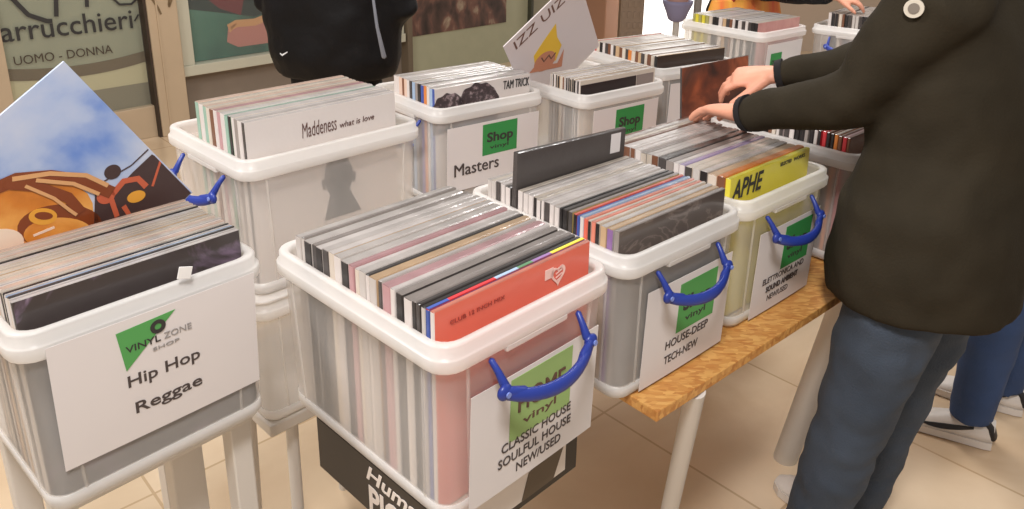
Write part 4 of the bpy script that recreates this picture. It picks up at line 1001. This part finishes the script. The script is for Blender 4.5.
# ---- generic standing figure for the others
def figure(label, base, facing, height=1.74, coat_hem=.80, coat_r=(.23, .16), coat_m=None, leg_m=None, feet=None, arms=None, lean=0.0, legspread=.10, main_shoe=None, swoosh=False, hips=None, disp=.02, voxel=.012):
    f = Vector(facing).normalized(); l_ = Vector((0, 0, 1)).cross(f); base = Vector(base); k = height/1.74
    pe = Vector(hips) if hips else base+Vector((0, 0, .93*k)); ch_ = base+Vector((0, 0, 1.28*k))+f*lean*.6; nk = base+Vector((0, 0, 1.50*k))+f*lean; hd_ = base+Vector((0, 0, 1.62*k))+f*(lean+.03)
    if hips: ch_ = pe+Vector((0, 0, .35*k))+f*lean*.6; nk = pe+Vector((0, 0, .57*k))+f*lean; hd_ = pe+Vector((0, 0, .69*k))+f*(lean+.03)
    b_ = MB()
    b_.tube([pe, (pe+ch_)/2, ch_, ch_+(nk-ch_)*.65, nk, hd_], [(.15, .10), (.14, .095), (.17, .11), (.15, .08), (.055, .055), (.05, .05)], 0, n=18, side=l_)
    head(b_, hd_, f)
    sh = [ch_+(nk-ch_)*.62+l_*s*.19 for s in (1, -1)]
    b_.tube([sh[0], ch_+(nk-ch_)*.62, sh[1]], [.045, .07, .045], 0, n=12)
    ar = []
    for i, s in enumerate((1, -1)):
        if arms and arms[i]: e_, w_, hdv, hn, cl = arms[i]; e_, w_ = Vector(e_), Vector(w_)
        else: e_ = sh[i]+l_*s*.06+Vector((0, 0, -.29)); w_ = e_+f*.06+Vector((0, 0, -.25)); hdv, hn, cl = Vector((0, 0, -1))+f*.2, l_*s, .35
        ar.append((sh[i], e_, w_)); b_.tube([sh[i], (sh[i]+e_)/2, e_, (e_+w_)/2, w_], [.05, .045, .038, .034, .024], 0, n=12); hand(b_, w_, hdv, hn, curl=cl, side=s)
    fe = feet or [base+l_*s*legspread for s in (1, -1)]
    lg_ = []
    for i, s in enumerate((1, -1)):
        h_ = pe+l_*s*.09-Vector((0, 0, .05)); a_ = Vector(fe[i])+Vector((0, 0, .10)); kn = h_*.47+a_*.53+f*.02
        lg_.append((h_, kn, a_)); b_.tube([h_, (h_+kn)/2, kn, (kn+a_)/2, a_], [.078, .066, .05, .048, .036], 0, n=12); b_.tube([a_, a_-Vector((0, 0, .05)), a_-Vector((0, 0, .058))+f*.07], [.034, .028, .020], 0, n=10)
    b_.tube([lg_[0][0], pe, lg_[1][0]], [.08, .10, .08], 0, n=12)
    o_ = b_.build('person', skin); soft(o_, .007, 3, .4); tag(o_, label, 'person', 'people at the record stall')
    c_ = MB(); hz = pe.copy(); hz.z = coat_hem
    c_.tube([hz, hz+Vector((0, 0, .07)), hz*.45+ch_*.55, ch_, ch_+(nk-ch_)*.6, nk-Vector((0, 0, .01)), nk+Vector((0, 0, .05))], [(coat_r[0]*.86, coat_r[1]*.9), (coat_r[0]*.95, coat_r[1]), coat_r, coat_r, (coat_r[0]*.86, coat_r[1]*.8), (.10, .09), (.085, .08)], 0, n=26, side=l_, round_ends=False)
    for s_, e_, w_ in ar: c_.tube([s_, (s_+e_)/2, e_, (e_+w_)/2, w_+(e_-w_)*.08], [.088, .08, .07, .060, .046], 0, n=14)
    c_.tube([sh[0], ch_+(nk-ch_)*.62, sh[1]], [.085, .10, .085], 0, n=12)
    co = c_.build('coat', coat_m, o_); soft(co, voxel, 6, .5, disp, .12)
    t_ = MB()
    for h_, kn, a_ in lg_: t_.tube([h_, (h_+kn)/2, kn, (kn+a_)/2, a_-Vector((0, 0, .025))], [.105, .095, .078, .070, .064], 0, n=14, round_ends=False)
    t_.tube([lg_[0][0]+Vector((0, 0, .03)), pe, lg_[1][0]+Vector((0, 0, .03))], [.11, .13, .11], 0, n=12)
    tr_ = t_.build('trousers', leg_m, o_); soft(tr_, voxel, 5, .5, .012, .08)
    for i in (0, 1): shoe(o_, f, Vector(fe[i])-f*.07+Vector((0, 0, .002)), main=main_shoe or shoe_black, swoosh=swoosh)
    h2 = MB(); h2.tube([hd_-f*.03-Vector((0, 0, .05)), hd_-f*.018+Vector((0, 0, .03)), hd_-f*.008+Vector((0, 0, .09))], [(.076, .08), (.083, .098), (.062, .078)], 0, n=18, side=l_); h2.build('hair', hair_m, o_)
    return o_, co
black_puffer = mat('black_puffer', srgb(15, 13, 14), .6, bump=.2, bscale=40, spec=.2)
dark_trouser = mat('black_trousers', srgb(22, 20, 22), .8)
dark_grey_coat = mat('dark_olive_grey_coat', srgb(46, 42, 36), .8)
# in the black coat, back turned, by the shop window
p4, c4 = figure('person in bulky black coat standing before the shop windows, seen behind the crates', (-.700, 3.05, 0), (.30, .95, 0), coat_hem=.90, coat_r=(.285, .20), coat_m=black_puffer, leg_m=dark_trouser,
       arms=[((-.965, 3.14, 1.17), (-.80, 3.30, 1.06), (.6, .6, 0), (-.3, -.2, .9), .5), ((-.435, 2.99, 1.17), (-.53, 3.22, 1.06), (-.3, .9, 0), (.3, -.2, .9), .5)])
lgm = mat('small_white_logo', (.75, .75, .75), .5)
g = MB(); q = Vector((-.84, 2.835, 1.01)); g.poly([(-.012, .005), (-.004, -.004), (.016, .009), (.015, .012), (-.004, .002), (-.010, .008)], .003, 0, Matrix.Translation(q) @ Matrix.Rotation(R(10), 4, 'Z') @ MX)
g.build('coat_logo', lgm, c4)
g = MB(); g.tube([(-.505, 2.83, 1.24), (-.492, 2.825, 1.12), (-.472, 2.83, 1.01)], [.005, .006, .009], 0, n=8); g.build('drawcord', mat('grey_cord', srgb(120, 122, 130), .5), c4)
# blue jeans and white sneakers, behind the olive parka
figure('person in blue jeans and white sneakers with black side flashes, behind the olive parka', (1.56, 2.03, 0), (-.86, .50, 0), coat_hem=.86, coat_r=(.21, .15), coat_m=dark_grey_coat, leg_m=denim2, feet=[(1.425, 2.055, 0), (1.62, 2.22, 0)], main_shoe=shoe_white, swoosh=True, hips=(1.53, 2.09, .93))
# black sleeve and hand at the far crates
figure('person in black with one arm reaching across the farthest crates', (1.27, 4.50, 0), (.45, -.90, 0), coat_hem=.86, coat_r=(.21, .15), coat_m=mat('black_jacket', srgb(20, 18, 20), .75), leg_m=dark_trouser, lean=.18,
       arms=[((1.15, 3.70, 1.185), (1.375, 3.44, 1.182), (.9, -.12, -.16), (.0, -.35, 1), .35), None])

# ------------------------------------------------------------------ light
def area(name, loc, target, size, power, col=(1, .94, .86), sy=None):
    l_ = bpy.data.lights.new(name, 'AREA'); l_.energy = power; l_.color = col; l_.shape = 'RECTANGLE'; l_.size = size; l_.size_y = sy or size
    o_ = bpy.data.objects.new(name, l_); COL.objects.link(o_); o_.location = loc
    o_.rotation_euler = (Vector(target)-Vector(loc)).to_track_quat('-Z', 'Y').to_euler(); return o_
LC = (1, .972, .955)
area('ceiling_lamp', (-.10, -.25, 3.05), (.3, 1.5, .8), .40, 64, LC)
area('ceiling_lamp', (-2.2, 1.0, 3.05), (-.9, 1.6, .4), .6, 56, LC)
area('ceiling_lamp', (-1.6, 3.4, 3.05), (-1.2, 3.4, .5), .7, 20, LC)
area('ceiling_lamp', (.9, 3.4, 3.05), (.9, 3.0, .5), .8, 40, LC)
area('ceiling_lamp', (2.8, 2.6, 3.05), (2.4, 2.6, .2), .7, 16, LC)
wd_ = bpy.data.worlds.new('mall_ambient'); SC.world = wd_; wd_.use_nodes = True
wd_.node_tree.nodes['Background'].inputs['Color'].default_value = (1.0, .92, .85, 1); wd_.node_tree.nodes['Background'].inputs['Strength'].default_value = .40

SC.view_settings.view_transform = 'Standard'; SC.view_settings.look = 'None'; SC.view_settings.gamma = 1; SC.view_settings.exposure = 0
SC.view_settings.use_curve_mapping = False
SC.cycles.use_denoising = True
SC.cycles.transparent_max_bounces = 32
SC.cycles.max_bounces = 8
